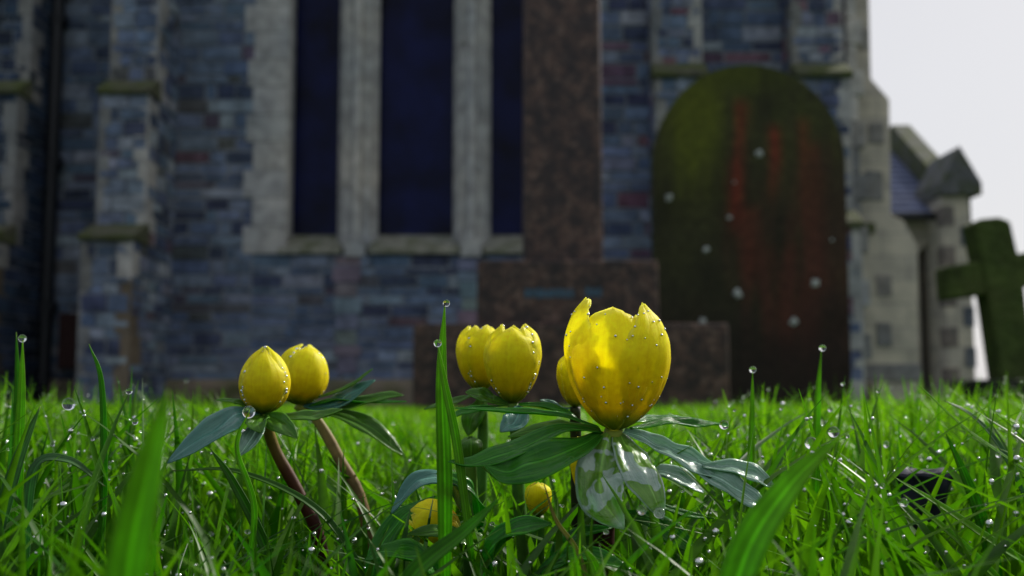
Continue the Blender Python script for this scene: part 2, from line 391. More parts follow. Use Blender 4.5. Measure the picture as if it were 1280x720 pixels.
mb = MB(); p = P(1058, 292, SB); q = P(1090, 280, SB); mb.box(p.x, q.x, SB - .08, SB + .02, p.z, q.z); mb.build('string_course', M_WEATH, sbo, .004)
mb = MB()
for k in range(22):
    z = .1 + k * .22; a = 1050 + random.uniform(-4, 4); p = X(a, 8.95); mb.box(X(1066, 8.95) , X(1078 + (8 if k % 2 else 0), 8.95), 8.955, 9.2, z, z + .21, dcol(random.choice([.95, .9, .5])))
mb.build('corner_quoin', M_DRESS, church, .004)

# porch with slate roof behind the corner
PY = 14.0
pxl, pxr = X(1090, PY), X(1186, PY)
ez, rz = Z(273, PY), Z(190, PY + 1.7)
mb = MB(); n = 12
for k in range(n):
    t0, t1 = k / n, (k + 1) / n + .01; y0, y1 = PY - .25 + 1.95 * t0, PY - .25 + 1.95 * t1; z0, z1 = ez + (rz - ez) * t0, ez + (rz - ez) * t1
    x = pxl
    while x < pxr:
        w = .22; x2 = min(x + w, pxr); kk = random.uniform(.85, 1.15); c = (.15 * kk, .18 * kk, .30 * kk)
        mb.hexa([(x, y0, z0), (x2 - .01, y0, z0), (x2 - .01, y1, z1), (x, y1, z1), (x, y0 - .01, z0 + .03), (x2 - .01, y0 - .01, z0 + .03), (x2 - .01, y1, z1 + .012), (x, y1, z1 + .012)], c); x += w
mb.build('porch_roof', M_SLATE, church)
mb = MB(); mb.tube((pxl, PY - .3, ez - .02), (pxr - .05, PY - .3, ez - .02), .055, n=12); mb.build('gutter', M_IRON, church)
dx0, dx1 = X(1147, PY), X(1186, PY)
mb = MB(); mb.box(pxl, dx0, PY, PY + .4, -.1, ez - .03); dh = Z(318, PY)
arc = [(dx0, ez - .03), (dx0, dh)]; xm = (dx0 + dx1) / 2
for k in range(9):
    t = k / 8; x = dx0 + (dx1 - dx0) * t; z = dh + (.17 * (1 - abs(2 * t - 1) ** 1.6)); arc.append((x, z + .001))
arc += [(dx1, dh), (dx1, ez - .03)]
mb.prism(arc, 'y', PY + .002, PY + .4)
mb.build('porch_wall', m_cream, church)
mb = MB(); mb.box(dx0 - .02, dx1 + .02, PY + .3, PY + .34, -.1, ez - .1); dd = mb.build('porch_door', M_DOOR, church)
mb = MB()
for k in range(4): x = dx0 + (dx1 - dx0) * (k + .5) / 4; mb.box(x - .004, x + .004, PY + .292, PY + .299, 0, dh)
for z in (.5, 1.4): mb.box(dx0 + .02, dx1 - .05, PY + .285, PY + .2985, z, z + .06)
mb.build('door_strap', M_IRON, dd)
# gable parapet at the right end (runs up the roof slope and down behind)
mb = MB(); px0, px1 = X(1176, PY), X(1176, PY) + .28
y_r = PY + 1.7
mb.prism([(PY - .3, ez - .1), (PY - .3, Z(238, PY - .3)), (y_r, Z(156, y_r)), (y_r + 2, Z(238, PY)), (y_r + 2, ez - .1)], 'x', px0, px1)
mb.build('gable_parapet', stone_mat('dark_coping', False, (.10, .11, .09), moss=.35), church, .01)
mb = MB(); yg = PY - .55
gx0, gx1 = X(1180, yg), X(1213, yg); gzz = Z(240, yg)
mb.box(gx0, gx1, yg, PY + .3, -.1, gzz, dcol(.75)); pier = mb.build('porch_pier', m_cream, church, .01)
mb = MB()
for k in range(9):
    z = .1 + k * .25
    if k % 2: mb.box(gx1 - .12, gx1 + .01, yg - .012, yg + .2, z, z + .24, (.14, .15, .17), .003)
    else: mb.box(gx0 - .01, gx0 + .13, yg - .012, yg + .2, z, z + .24, (.22, .19, .17), .003)
mb.build('dark_quoin', M_DRESS, pier)
mb = MB(); xm = X(1200, yg)
mb.prism([(X(1176, yg), gzz - .04), (X(1176, yg), Z(228, yg)), (xm, Z(184, yg)), (X(1226, yg), Z(230, yg)), (X(1226, yg), gzz - .05)], 'y', yg - .1, PY + .3)
mb.build('pier_gablet', stone_mat('gablet_stone', False, (.14, .145, .15), moss=.1), church, .01)

# ------------------------------------------------------------------ granite monument
m_gran, nt, b, o_ = new_mat('brown_granite'); b.inputs['Roughness'].default_value = .38; b.inputs['Specular IOR Level'].default_value = .35
vo = nt.nodes.new('ShaderNodeTexVoronoi'); vo.inputs['Scale'].default_value = 70; tc = nt.nodes.new('ShaderNodeTexCoord'); nt.links.new(tc.outputs['Object'], vo.inputs['Vector'])
sp = nt.nodes.new('ShaderNodeSeparateColor'); nt.links.new(vo.outputs['Color'], sp.inputs[0])
r1 = ramp(nt, [(.0, (.016, .009, .007)), (.4, (.038, .020, .015)), (.75, (.052, .027, .020)), (.96, (.08, .05, .04))]); nt.links.new(sp.outputs[0], r1.inputs['Fac'])
n2 = noise(nt, 18, 5, rough=.6); r2 = ramp(nt, [(.38, (.4, .4, .42)), (.6, (1.7, 1.65, 1.5))]); nt.links.new(n2.outputs['Fac'], r2.inputs['Fac'])
nt.links.new(mix(nt, 1.0, r1.outputs['Color'], r2.outputs['Color'], 'MULTIPLY'), b.inputs['Base Color'])
mon = empty('granite_monument', (P(705, 500, 3.8).x, 3.9, 0), 'brown speckled granite monument with square shaft on two stepped blocks', 'monument')
def slab(name, a, c, yf, zt, z0, dep, bev):
    mb = MB(); x0, x1 = X(a, yf, 420), X(c, yf, 420); mb.box(x0, x1, yf, yf + dep, z0, zt); return mb.build(name, m_gran, mon, bev)
z1 = Z(404, 3.5); z2 = Z(325, 3.62)
slab('base_step', 516, 911, 3.5, z1, -.08, .95, .008); slab('pedestal', 596, 824, 3.62, z2, z1 + .0005, .62, .008)
mb = MB(); xa, xb = X(654, 3.76, 300), X(754, 3.76, 300); t = .012
for zz0, zz1, sh in ((z2 + .0005, 2.3, 0),):
    k = (xa + xb) / 2; mb.hexa([(xa, 3.76, zz0), (xb, 3.76, zz0), (xb, 4.03, zz0), (xa, 4.03, zz0), (xa + .005, 3.77, zz1), (xb - .005, 3.77, zz1), (xb - .005, 4.02, zz1), (xa + .005, 4.02, zz1)])
    mb2 = MB(); mb2.hexa([(xa + .005, 3.77, zz1), (xb - .005, 3.77, zz1), (xb - .005, 4.02, zz1), (xa + .005, 4.02, zz1)] + [(k, 3.89, zz1 + .2), (k + .002, 3.89, zz1 + .2), (k + .002, 3.9, zz1 + .2), (k, 3.9, zz1 + .2)])
mb.build('shaft', m_gran, mon, .014); mb2.build('shaft_cap', m_gran, mon)
# worn, unreadable line of weathered inlay on the pedestal
M_INL = simple('verdigris_inlay', (.04, .085, .13), .6, 0, .4, 30)
def marks(a, c, y0, y1, yf):
    x = a; mb = MB()
    while x < c:
        w = random.uniform(3, 7); p, q = P(x, y1, yf), P(x + w, y0, yf); mb.box(p.x, q.x, yf - .003, yf + .004, p.z + random.uniform(0, .004), q.z - random.uniform(0, .006), (1, 1, 1)); x += w + random.uniform(.6, 2)
    mb.build('worn_inlay', M_INL, mon)
marks(656, 712, 360, 373, 3.62); marks(732, 752, 359, 371, 3.62); 

# ------------------------------------------------------------------ headstone
HY = 4.6
hx0, hx1 = X(820, HY, 400), X(1062, HY, 400); hr = (hx1 - hx0) / 2; hxc = (hx0 + hx1) / 2; htop = Z(81, HY); hsh = htop - hr * 1.05
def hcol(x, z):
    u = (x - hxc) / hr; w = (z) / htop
    px_, py_ = proj(Vector((x, HY, z)))
    n1 = mnoise.fractal(Vector((x * 5, z * 3, 1.3)), 1, 2, 4); n2 = mnoise.fractal(Vector((x * 22, z * 2.2, 7)), 1, 2, 4); n3 = mnoise.fractal(Vector((x * 30, z * 30, 3)), 1, 2, 3)
    base = np.array((.035, .034, .014)); moss = np.array((.095, .115, .010)); brown = np.array((.075, .03, .018)); red = np.array((.24, .034, .018)); dark = np.array((.02, .014, .01)); olive = np.array((.05, .06, .016))
    c = base * (1 + .5 * n1)
    a = np.clip((w - .3) * 1.0, 0, 1) * np.clip(.75 - u * .35 + n1 * .7 + n2 * .45, 0, 1); c = c * (1 - a) + olive * a
    a = np.clip(math.exp(-((px_ - 868) / 34) ** 2 - ((py_ - 150) / 75) ** 2) * 1.3 + n2 * .35 * (w > .6) , 0, 1); c = c * (1 - a) + moss * a
    a = np.clip(math.exp(-((py_ - 92) / 26) ** 2 - ((px_ - 925) / 70) ** 2) * .8 + n1 * .2, 0, .9); c = c * (1 - a) + moss * .85 * a
    for sx_, sw, y0, y1, st in ((924, 9, 118, 300, .95), (965, 8, 150, 260, .8), (1000, 9, 140, 330, .35), (1018, 14, 170, 470, .42), (985, 30, 300, 480, .35), (940, 13, 250, 400, .3)):
        e = math.exp(-((px_ - sx_ - n1 * 6) / sw) ** 2) * np.clip((py_ - y0) / 18, 0, 1) * np.clip((y1 - py_) / 60, 0, 1) * st * np.clip(.8 + n2 * .9, 0, 1.3)
        e = float(np.clip(e, 0, 1)); c = c * (1 - e) + red * e
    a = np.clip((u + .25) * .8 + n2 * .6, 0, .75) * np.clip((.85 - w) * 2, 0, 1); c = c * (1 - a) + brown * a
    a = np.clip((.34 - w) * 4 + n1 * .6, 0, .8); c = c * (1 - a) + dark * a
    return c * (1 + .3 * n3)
v, f, c = [], [], []
NX, NZ = 70, 120
def hz(u): return hsh + math.sqrt(max(0, 1 - u * u)) * (htop - hsh)
for j in range(NZ + 1):
    for i in range(NX + 1):
        u = -math.cos(math.pi * i / NX); zt = hz(u); z = -.12 + (zt + .12) * j / NZ; x = hxc + u * hr
        v.append((x, HY + .003 * mnoise.noise(Vector((x * 8, z * 8, 0))), z)); c.append(hcol(x, z))
nf = len(v)
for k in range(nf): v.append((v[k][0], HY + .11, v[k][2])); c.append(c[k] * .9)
w_ = NX + 1
for j in range(NZ):
    for i in range(NX):
        a = j * w_ + i; f.append((a, a + 1, a + 1 + w_, a + w_)); f.append((nf + a, nf + a + w_, nf + a + 1 + w_, nf + a + 1))
ring = [i for i in range(w_)] + [j * w_ + NX for j in range(1, NZ + 1)] + [NZ * w_ + i for i in range(NX - 1, -1, -1)] + [j * w_ for j in range(NZ - 1, 0, -1)]
for k in range(len(ring)):
    a, b2 = ring[k], ring[(k + 1) % len(ring)]; f.append((a, nf + a, nf + b2, b2))
hs = empty('headstone', (hxc, HY, 0), 'round-topped headstone stained green and rusty red, behind the granite steps', 'headstone')
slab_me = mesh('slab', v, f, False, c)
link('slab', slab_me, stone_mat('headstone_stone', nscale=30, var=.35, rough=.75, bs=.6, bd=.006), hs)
M_LICH = simple('pale_lichen', (.36, .39, .37), .9, 0, .2, 60, .5)
for a, b_, r in ((949, 192, 7), (836, 247, 6.5), (912, 272, 4.5), (883, 312, 5.5), (922, 367, 8.5), (1019, 354, 7.5), (992, 402, 8), (878, 402, 7), (918, 228, 3), (1040, 300, 3)):
    p = P(a, b_, HY); vv = [(p.x, HY - .008, p.z)]; ff = []; n = 20; R = px2m(r, HY) * .66
    for ringk, (rr, yy) in enumerate(((.5, -.007), (1, -.001))):
        for k in range(n):
            an = 2 * math.pi * k / n; q = R * rr * (1 + .6 * mnoise.noise(Vector((math.cos(an) * 2, math.sin(an) * 2, a)))); vv.append((p.x + q * math.cos(an), HY + yy, p.z + q * math.sin(an)))
    for k in range(n):
        j = (k + 1) % n; ff.append((0, 1 + k, 1 + j)); ff.append((1 + k, 1 + n + k, 1 + n + j, 1 + j))
    link('lichen_patch', mesh('lichen_patch', vv, ff, True), M_LICH, hs)

# ------------------------------------------------------------------ mossy stone cross on the right
CY = 4.3
m_moss = stone_mat('mossy_stone', False, (.06, .09, .02), nscale=12, var=.6, moss=.15, bs=.9, bd=.02)
cr_o = empty('stone_cross', (X(1262, CY, 480), CY, 0), 'leaning moss-green stone cross at the right edge of the churchyard', 'cross')
def cp(a, b_): p = P(a, b_, CY); return (p.x, p.z)
mb = MB(); mb.prism([cp(1217, 279), cp(1228, 273), cp(1250, 271), cp(1264, 276), cp(1280, 345), cp(1300, 520), cp(1258, 520), cp(1236, 370)], 'y', CY, CY + .13); mb.build('shaft', m_moss, cr_o, .012)
mb = MB(); mb.prism([cp(1182, 333), cp(1228, 325), cp(1330, 306), cp(1336, 348), cp(1240, 367), cp(1185, 374)], 'y', CY + .01, CY + .12); mb.build('cross_arm', m_moss, cr_o, .012)
mb = MB(); p0, p1 = P(1234, 515, CY - .1), P(1350, 474, CY - .1); mb.box(p0.x, p1.x, CY - .1, CY + .25, -.08, p1.z); mb.build('cross_base', simple('dark_mossy_base', (.02, .024, .015), .9, 0, .3, 20), cr_o, .01)

# ------------------------------------------------------------------ plant materials
def plant_out(nt, b, o, colsock, trans, tcol_gain=(1, 1, 1)):
    tr = nt.nodes.new('ShaderNodeBsdfTranslucent'); ms = nt.nodes.new('ShaderNodeMixShader'); ms.inputs[0].default_value = trans
    nt.links.new(mix(nt, 1.0, colsock, tcol_gain, 'MULTIPLY'), tr.inputs['Color'])
    nt.links.new(b.outputs[0], ms.inputs[1]); nt.links.new(tr.outputs[0], ms.inputs[2]); nt.links.new(ms.outputs[0], o.inputs['Surface'])
def uvsep(nt):
    uv = nt.nodes.new('ShaderNodeUVMap'); s = nt.nodes.new('ShaderNodeSeparateXYZ'); nt.links.new(uv.outputs[0], s.inputs[0]); return uv, s
def petal_mat():
    m, nt, b, o = new_mat('yellow_petal'); b.inputs['Roughness'].default_value = .5; b.inputs['Specular IOR Level'].default_value = .28
    uv, s = uvsep(nt)
    r = ramp(nt, [(0, (.10, .18, .01)), (.13, (.26, .32, .01)), (.26, (.80, .66, .006)), (.5, (.90, .82, .006)), (.75, (.92, .90, .012)), (.93, (.95, .93, .03)), (1, (.95, .95, .2))]); nt.links.new(s.outputs[1], r.inputs['Fac'])
    n = nt.nodes.new('ShaderNodeTexNoise'); mp = nt.nodes.new('ShaderNodeMapping'); mp.inputs['Scale'].default_value = (26, 1.6, 1); nt.links.new(uv.outputs[0], mp.inputs[0]); nt.links.new(mp.outputs[0], n.inputs['Vector']); n.inputs['Scale'].default_value = 1; n.inputs['Detail'].default_value = 4
    r2 = ramp(nt, [(.3, (.95, .92, .9)), (.7, (1.03, 1.03, 1.03))]); nt.links.new(n.outputs['Fac'], r2.inputs['Fac'])
    c = mix(nt, 1.0, r.outputs['Color'], r2.outputs['Color'], 'MULTIPLY')
    n2 = noise(nt, 700, 3); r3 = ramp(nt, [(.3, (.94, .9, .9)), (.7, (1.04, 1.06, 1.1))]); nt.links.new(n2.outputs['Fac'], r3.inputs['Fac']); c = mix(nt, 1.0, c, r3.outputs['Color'], 'MULTIPLY')
    e1 = nt.nodes.new('ShaderNodeMath'); e1.operation = 'SUBTRACT'; nt.links.new(s.outputs[0], e1.inputs[0]); e1.inputs[1].default_value = .5
    e2 = nt.nodes.new('ShaderNodeMath'); e2.operation = 'ABSOLUTE'; nt.links.new(e1.outputs[0], e2.inputs[0]); re_ = ramp(nt, [(.42, (0, 0, 0)), (.5, (.55, .55, .55))]); nt.links.new(e2.outputs[0], re_.inputs['Fac'])
    c = mix(nt, re_.outputs['Color'], c, (.93, .93, .25))
    nt.links.new(c, b.inputs['Base Color']); bump(nt, b, n.outputs['Fac'], .3, .0005)
    plant_out(nt, b, o, c, .64, (1.12, 1.12, .45)); return m
def leaf_mat(name, dark, light, rough=.22, trans=.22, wet=.6, bs=.5):
    m, nt, b, o = new_mat(name); b.inputs['Roughness'].default_value = rough; b.inputs['Coat Weight'].default_value = wet; b.inputs['Coat Roughness'].default_value = .08; b.inputs['Specular IOR Level'].default_value = .16
    uv, s = uvsep(nt)
    n = nt.nodes.new('ShaderNodeTexNoise'); mp = nt.nodes.new('ShaderNodeMapping'); mp.inputs['Scale'].default_value = (14, 2.2, 1); nt.links.new(uv.outputs[0], mp.inputs[0]); nt.links.new(mp.outputs[0], n.inputs['Vector']); n.inputs['Scale'].default_value = 1; n.inputs['Detail'].default_value = 5
    r = ramp(nt, [(.3, dark), (.7, light)]); nt.links.new(n.outputs['Fac'], r.inputs['Fac'])
    # pale midrib
    ab = nt.nodes.new('ShaderNodeMath'); ab.operation = 'SUBTRACT'; nt.links.new(s.outputs[0], ab.inputs[0]); ab.inputs[1].default_value = .5
    a2 = nt.nodes.new('ShaderNodeMath'); a2.operation = 'ABSOLUTE'; nt.links.new(ab.outputs[0], a2.inputs[0])
    rm = ramp(nt, [(0, (1, 1, 1)), (.045, (0, 0, 0)), (.455, (0, 0, 0)), (.5, (.6, .6, .6))]); nt.links.new(a2.outputs[0], rm.inputs['Fac'])
    c = mix(nt, rm.outputs['Color'], r.outputs['Color'], tuple(min(1, x * 1.45 + .005) for x in light))
    n2 = noise(nt, 160, 5); n2.inputs['Distortion'].default_value = .6
    nt.links.new(c, b.inputs['Base Color'])
    bb = bump(nt, b, n2.outputs['Fac'], bs, .0012); b2 = nt.nodes.new('ShaderNodeBump'); b2.inputs['Strength'].default_value = .5; b2.inputs['Distance'].default_value = .0008
    nt.links.new(n.outputs['Fac'], b2.inputs['Height']); nt.links.new(bb.outputs['Normal'], b2.inputs['Normal']); nt.links.new(b2.outputs['Normal'], b.inputs['Normal']); nt.links.new(bb.outputs['Normal'], b.inputs['Coat Normal'])
    plant_out(nt, b, o, c, trans, (1.3, 1.5, .5)); return m
M_PETAL = petal_mat()
M_LEAF = leaf_mat('aconite_leaf', (.014, .13, .012), (.06, .27, .02), .24, .45, .22, .8)
M_LEAFB = leaf_mat('bright_aconite_leaf', (.05, .15, .012), (.09, .24, .02), .3, .35, .3)
M_LEAFW = leaf_mat('wet_silvery_leaf', (.10, .26, .16), (.34, .50, .42), .2, .3, 1.0, .9)
def stem_mat(name, stops):
    m, nt, b, o = new_mat(name); b.inputs['Roughness'].default_value = .5; b.inputs['Specular IOR Level'].default_value = .12; b.inputs['Subsurface Weight'].default_value = 0
    uv, s = uvsep(nt); r = ramp(nt, stops); nt.links.new(s.outputs[1], r.inputs['Fac'])
    n = noise(nt, 300, 4); r2 = ramp(nt, [(.3, (.7, .7, .7)), (.7, (1.25, 1.2, 1.2))]); nt.links.new(n.outputs['Fac'], r2.inputs['Fac'])
    nt.links.new(mix(nt, 1.0, r.outputs['Color'], r2.outputs['Color'], 'MULTIPLY'), b.inputs['Base Color']); bump(nt, b, n.outputs['Fac'], .3, .0006); return m
M_STEMR = stem_mat('reddish_stem', [(0, (.20, .26, .03)), (.14, (.16, .13, .02)), (.38, (.06, .022, .006)), (.7, (.03, .007, .005)), (1, (.012, .004, .004))])
M_STEMT = stem_mat('tan_stem', [(0, (.20, .24, .04)), (.4, (.22, .16, .06)), (1, (.08, .04, .02))])
M_STEMG = stem_mat('green_stem', [(0, (.08, .17, .02)), (.5, (.04, .15, .015)), (1, (.06, .10, .02))])
def grass_mat(name):
    m, nt, b, o = new_mat(name); b.inputs['Roughness'].default_value = .4; b.inputs['Specular IOR Level'].default_value = .22
    c = attr(nt); n = noise(nt, 260, 3); r2 = ramp(nt, [(.3, (.82, .82, .8)), (.7, (1.12, 1.12, 1.1))]); nt.links.new(n.outputs['Fac'], r2.inputs['Fac'])
    c = mix(nt, 1.0, c, r2.outputs['Color'], 'MULTIPLY'); nt.links.new(c, b.inputs['Base Color'])
    plant_out(nt, b, o, c, .5, (1.3, 1.5, .5)); return m
M_GRASS = grass_mat('grass_blade')
m_wat, nt, b, o_ = new_mat('water_drop'); b.inputs['Base Color'].default_value = (1, 1, 1, 1); b.inputs['Roughness'].default_value = .0; b.inputs['IOR'].default_value = 1.333; b.inputs['Transmission Weight'].default_value = 1

# ------------------------------------------------------------------ plant builders
def ribbon(name, pts, wid, up, mat, parent, fold=.25, n=30, m=15, wave=.0, seed=0, thick=.00025, droop=0, prof=None):
    c = spline(pts, n); up = Vector(up); vs, fs, uv = [], [], []
    for i in range(n):
        t = i / (n - 1); T = (c[min(i + 1, n - 1)] - c[max(i - 1, 0)]).normalized(); S = T.cross(up).normalized(); Nn = S.cross(T).normalized()
        if prof: k = cspline([p[0] for p in prof], [p[1] for p in prof], t)
        else: k = cspline([0, .12, .5, .8, .94, 1], [.18, .42, 1, .72, .3, .02], t)
        for j in range(m):
            u = -1 + 2 * j / (m - 1); w = wid * k * (1 + .10 * mnoise.noise(Vector((t * 5, math.copysign(1, u) * 3, seed))))
            off = fold * abs(u) ** 1.4 * w + .05 * w * math.cos(u * 9) * math.sin(math.pi * t) + wave * w * mnoise.noise(Vector((t * 4, u * 1.2, seed + 5)))
            vs.append(c[i] + S * (u * w) + Nn * off); uv.append(((u + 1) / 2, t))
    for i in range(n - 1):
        for j in range(m - 1): a = i * m + j; fs.append((a, a + 1, a + 1 + m, a + m))
    o = link(name, mesh(name, vs, fs, True, None, uv), mat, parent)
    if thick: md = o.modifiers.new('thickness', 'SOLIDIFY'); md.thickness = thick; md.offset = 0
    return o
def stem(name, pts, r0, r1, mat, parent, n=24, m=12):
    c = spline(pts, n); vs, fs, uv = [], [], []; u0 = Vector((1, 0, 0))
    for i in range(n):
        t = i / (n - 1); T = (c[min(i + 1, n - 1)] - c[max(i - 1, 0)]).normalized(); a = (u0 - T * u0.dot(T)).normalized(); b2 = T.cross(a)
        r = r0 + (r1 - r0) * t; r *= 1 + .06 * mnoise.noise(Vector((t * 9, r0 * 1e4, 0)))
        for j in range(m): an = 2 * math.pi * j / m; vs.append(c[i] + a * math.cos(an) * r + b2 * math.sin(an) * r); uv.append((j / m, t))
    for i in range(n - 1):
        for j in range(m): a = i * m + j; b3 = i * m + (j + 1) % m; fs.append((a, b3, b3 + m, a + m))
    fs.append(tuple(range(m - 1, -1, -1))); fs.append(tuple((n - 1) * m + j for j in range(m)))
    return link(name, mesh(name, vs, fs, True, None, uv), mat, parent)
PETALS = []
def petal(parent, base, R, H, th, W, hs=1.0, off=0.0, tip=.45, point=2.2, wide=None, lean=(0, 0), seed=0, cup=.09, tipbend=0.0, axis=None, crinkle=.10):
    """base: point; axis rotation matrix for the whole head; th: azimuth (deg, -90 faces the camera)"""
    vs, fs, uv = [], [], []; n, m = 44, 19; th = rad(th); W = rad(W)
    ts = [0, .12, .3, .5, .68, .86, 1]; pr = [.09, .36, .70, .93, 1.0, .85, tip]; zs = [0, .06, .22, .44, .66, .87, 1]
    if wide: pr = wide + [tip]
    for i in range(n):
        t = i / (n - 1); r0 = R * cspline(ts, pr, t); z0 = H * hs * cspline(ts, zs, t)
        if t < .58: env = .42 + .58 * math.sin(t / .58 * math.pi / 2)
        else: env = max(0.0, 1 - ((t - .58) / .42) ** point) ** (1 / 1.6 if point < 4 else .36)
        env = max(env, .015)
        for j in range(m):
            u = -1 + 2 * j / (m - 1); cr_ = 1 + crinkle * mnoise.noise(Vector((t * 16, math.copysign(2, u), seed))) * abs(u) + crinkle * .7 * abs(u) * mnoise.noise(Vector((t * 38, math.copysign(2, u), seed)))
            an = th + u * W * env * cr_; ze = H * (.03 * mnoise.noise(Vector((u * 4, 4, seed + 2))) + .018 * mnoise.noise(Vector((u * 14, 9, seed)))) * (t ** 5)
            r = r0 + off * R * (.3 + .7 * t) - cup * R * (u * u) * t + R * .018 * mnoise.noise(Vector((u * 2.5, t * 5, seed + 9))) + tipbend * R * max(0, t - .8) * 5
            r += R * .035 * abs(u) ** 3 * mnoise.noise(Vector((t * 11, math.copysign(3, u), seed + 4))) + R * .02 * abs(u) ** 4 * mnoise.noise(Vector((t * 34, math.copysign(3, u), seed + 6)))
            r += R * (.016 * math.cos(u * 8 + seed) + .010 * math.cos(u * 15 + 2 * seed)) * math.sin(math.pi * min(1, t * 1.1))
            z = z0 + ze - (H * .06 * u * u * env * max(0.0, t - .4) * 1.6) + H * .012 * mnoise.noise(Vector((u * 6, 3, seed))) * t
            p = Vector((math.cos(an) * r + lean[0] * t * t * H, math.sin(an) * r + lean[1] * t * t * H, z))
            vs.append(base + (axis @ p if axis else p)); uv.append(((u + 1) / 2, t))
    for i in range(n - 1):
        for j in range(m - 1): a = i * m + j; fs.append((a, a + 1, a + 1 + m, a + m))
    o = link('petal', mesh('petal', vs, fs, True, None, uv), M_PETAL, parent)
    md = o.modifiers.new('thickness', 'SOLIDIFY'); md.thickness = .00035; md.offset = 0
    PETALS.append((vs, n, m)); return o
def bud(parent, base, R, H, seed=0, n_in=3, tip=.35, rot=0, tiltx=0, tilty=0, point=2.2, W=72, wide=None):
    ax = Matrix.Rotation(rad(tilty), 3, 'Y') @ Matrix.Rotation(rad(tiltx), 3, 'X'); rr = random.Random(seed)
    for k in range(3): petal(parent, base, R * .9, H, rot + 60 + 120 * k, W * .9, rr.uniform(.94, 1.0), -.02, tip, point, wide, (0, 0), seed + k, axis=ax)
    for k in range(3): petal(parent, base, R * .97, H, rot + 120 * k + rr.uniform(-6, 6), W, rr.uniform(.92, 1.02), .02, tip, point, wide, (0, 0), seed + 10 + k, axis=ax)
    return ax
def pts(Y, *a):
    """pixel points, optional third value = own depth"""
    return [P(p[0], p[1], p[2] if len(p) > 2 else Y) for p in a]
def ground_pt(px, Y): p = P(px, 700, Y); p.z = -.002; return p
G_AC = 'winter aconites in the grass'
UP = (0, 0, 1)
def cam_up(k): return Vector((0, -k, 1)).normalized()   # tips the blade face towards the camera

# A: the big flower
YA = .25
A = empty('winter_aconite', ground_pt(752, YA + .004), 'largest yellow winter aconite with torn petal tips and water-glazed leaves, in sharp focus', 'flower', G_AC)
nb = P(768, 536, YA); R = px2m(67, YA); H = px2m(152, YA)
ax = Matrix.Rotation(rad(2), 3, 'Y')
petal(A, nb, R * .88, H, 92, 60, .93, 0, .5, 2.2, seed=2, axis=ax)
petal(A, nb, R * .96, H, 12, 60, .93, .03, .42, 2.6, seed=3, axis=ax)                      # right bulging
petal(A, nb, R * .95, H, 186, 62, 1.05, .03, .60, 1.45, seed=4, axis=ax, crinkle=.2)        # left torn, pointed
petal(A, nb, R * .97, H, -42, 50, 1.0, .07, .56, 1.5, seed=5, axis=ax)                      # front right with sweeping edge
petal(A, nb, R * 1.0, H, -103, 56, .955, -.01, .68, 5.5, seed=6, axis=ax)                      # broad front petal
stem('stem', [P(767, 537, YA), P(764, 590, YA + .003), P(755, 660, YA + .004), ground_pt(752, YA + .004)], .0021, .0026, M_STEMR, A)
w = lambda px, Y=YA: px2m(px, Y)
ribbon('leaf', pts(YA, (752, 540), (700, 538, .243), (640, 566, .236), (596, 580, .233), (560, 577, .232)), w(16), cam_up(.5), M_LEAF, A, .35, seed=1, wave=.3)
ribbon('leaf', pts(YA, (752, 541), (720, 560, .240), (675, 578, .234), (640, 590, .232), (606, 583, .231)), w(27), cam_up(1.0), M_LEAF, A, .25, seed=2, wave=.4)
ribbon('leaf', pts(YA, (748, 534), (700, 520, .252), (650, 516, .252), (568, 510, .254)), w(8), cam_up(.3), M_LEAF, A, .4, seed=3, wave=.4)
ribbon('leaf', pts(YA, (772, 534), (800, 526, .262), (830, 522, .268), (862, 524, .272)), w(8), cam_up(.4), M_LEAF, A, .3, seed=14, wave=.4)
ribbon('leaf', pts(YA, (750, 537), (715, 535, .247), (680, 536, .245), (635, 546, .244)), w(12), cam_up(.8), M_LEAFB, A, .3, seed=15, wave=.5)
ribbon('leaf', pts(YA, (788, 536), (830, 530, .256), (870, 531, .26), (906, 531, .262)), w(12), cam_up(.45), M_LEAF, A, .4, seed=4, wave=.4)
fork = [(0, .25), (.2, .6), (.5, .8), (.8, 1), (1, .7)]
ribbon('leaf', pts(YA, (780, 539), (815, 553, .248), (850, 571, .246), (892, 592, .244)), w(17), cam_up(.8), M_LEAFW, A, .35, seed=5, wave=.6, prof=fork)
ribbon('leaf_lobe', pts(YA, (878, 583, .244), (915, 586, .245), (945, 597, .246), (968, 609, .247)), w(15), cam_up(.9), M_LEAFW, A, .45, seed=6, wave=.3)
ribbon('leaf_lobe', pts(YA, (868, 582, .2445), (905, 603, .243), (935, 622, .242), (958, 640, .241)), w(18), cam_up(.9), M_LEAFW, A, .3, seed=7, wave=.3, prof=[(0, .5), (.3, 1), (.6, .85), (.85, .6), (1, .15)])
fan = [(0, .35), (.2, .72), (.45, 1.0), (.68, .86), (.86, .5), (1, .03)]
m_glaze = leaf_mat('water_glazed_leaf', (.13, .30, .03), (.20, .40, .05), .2, .35, 1.0, 1.0)
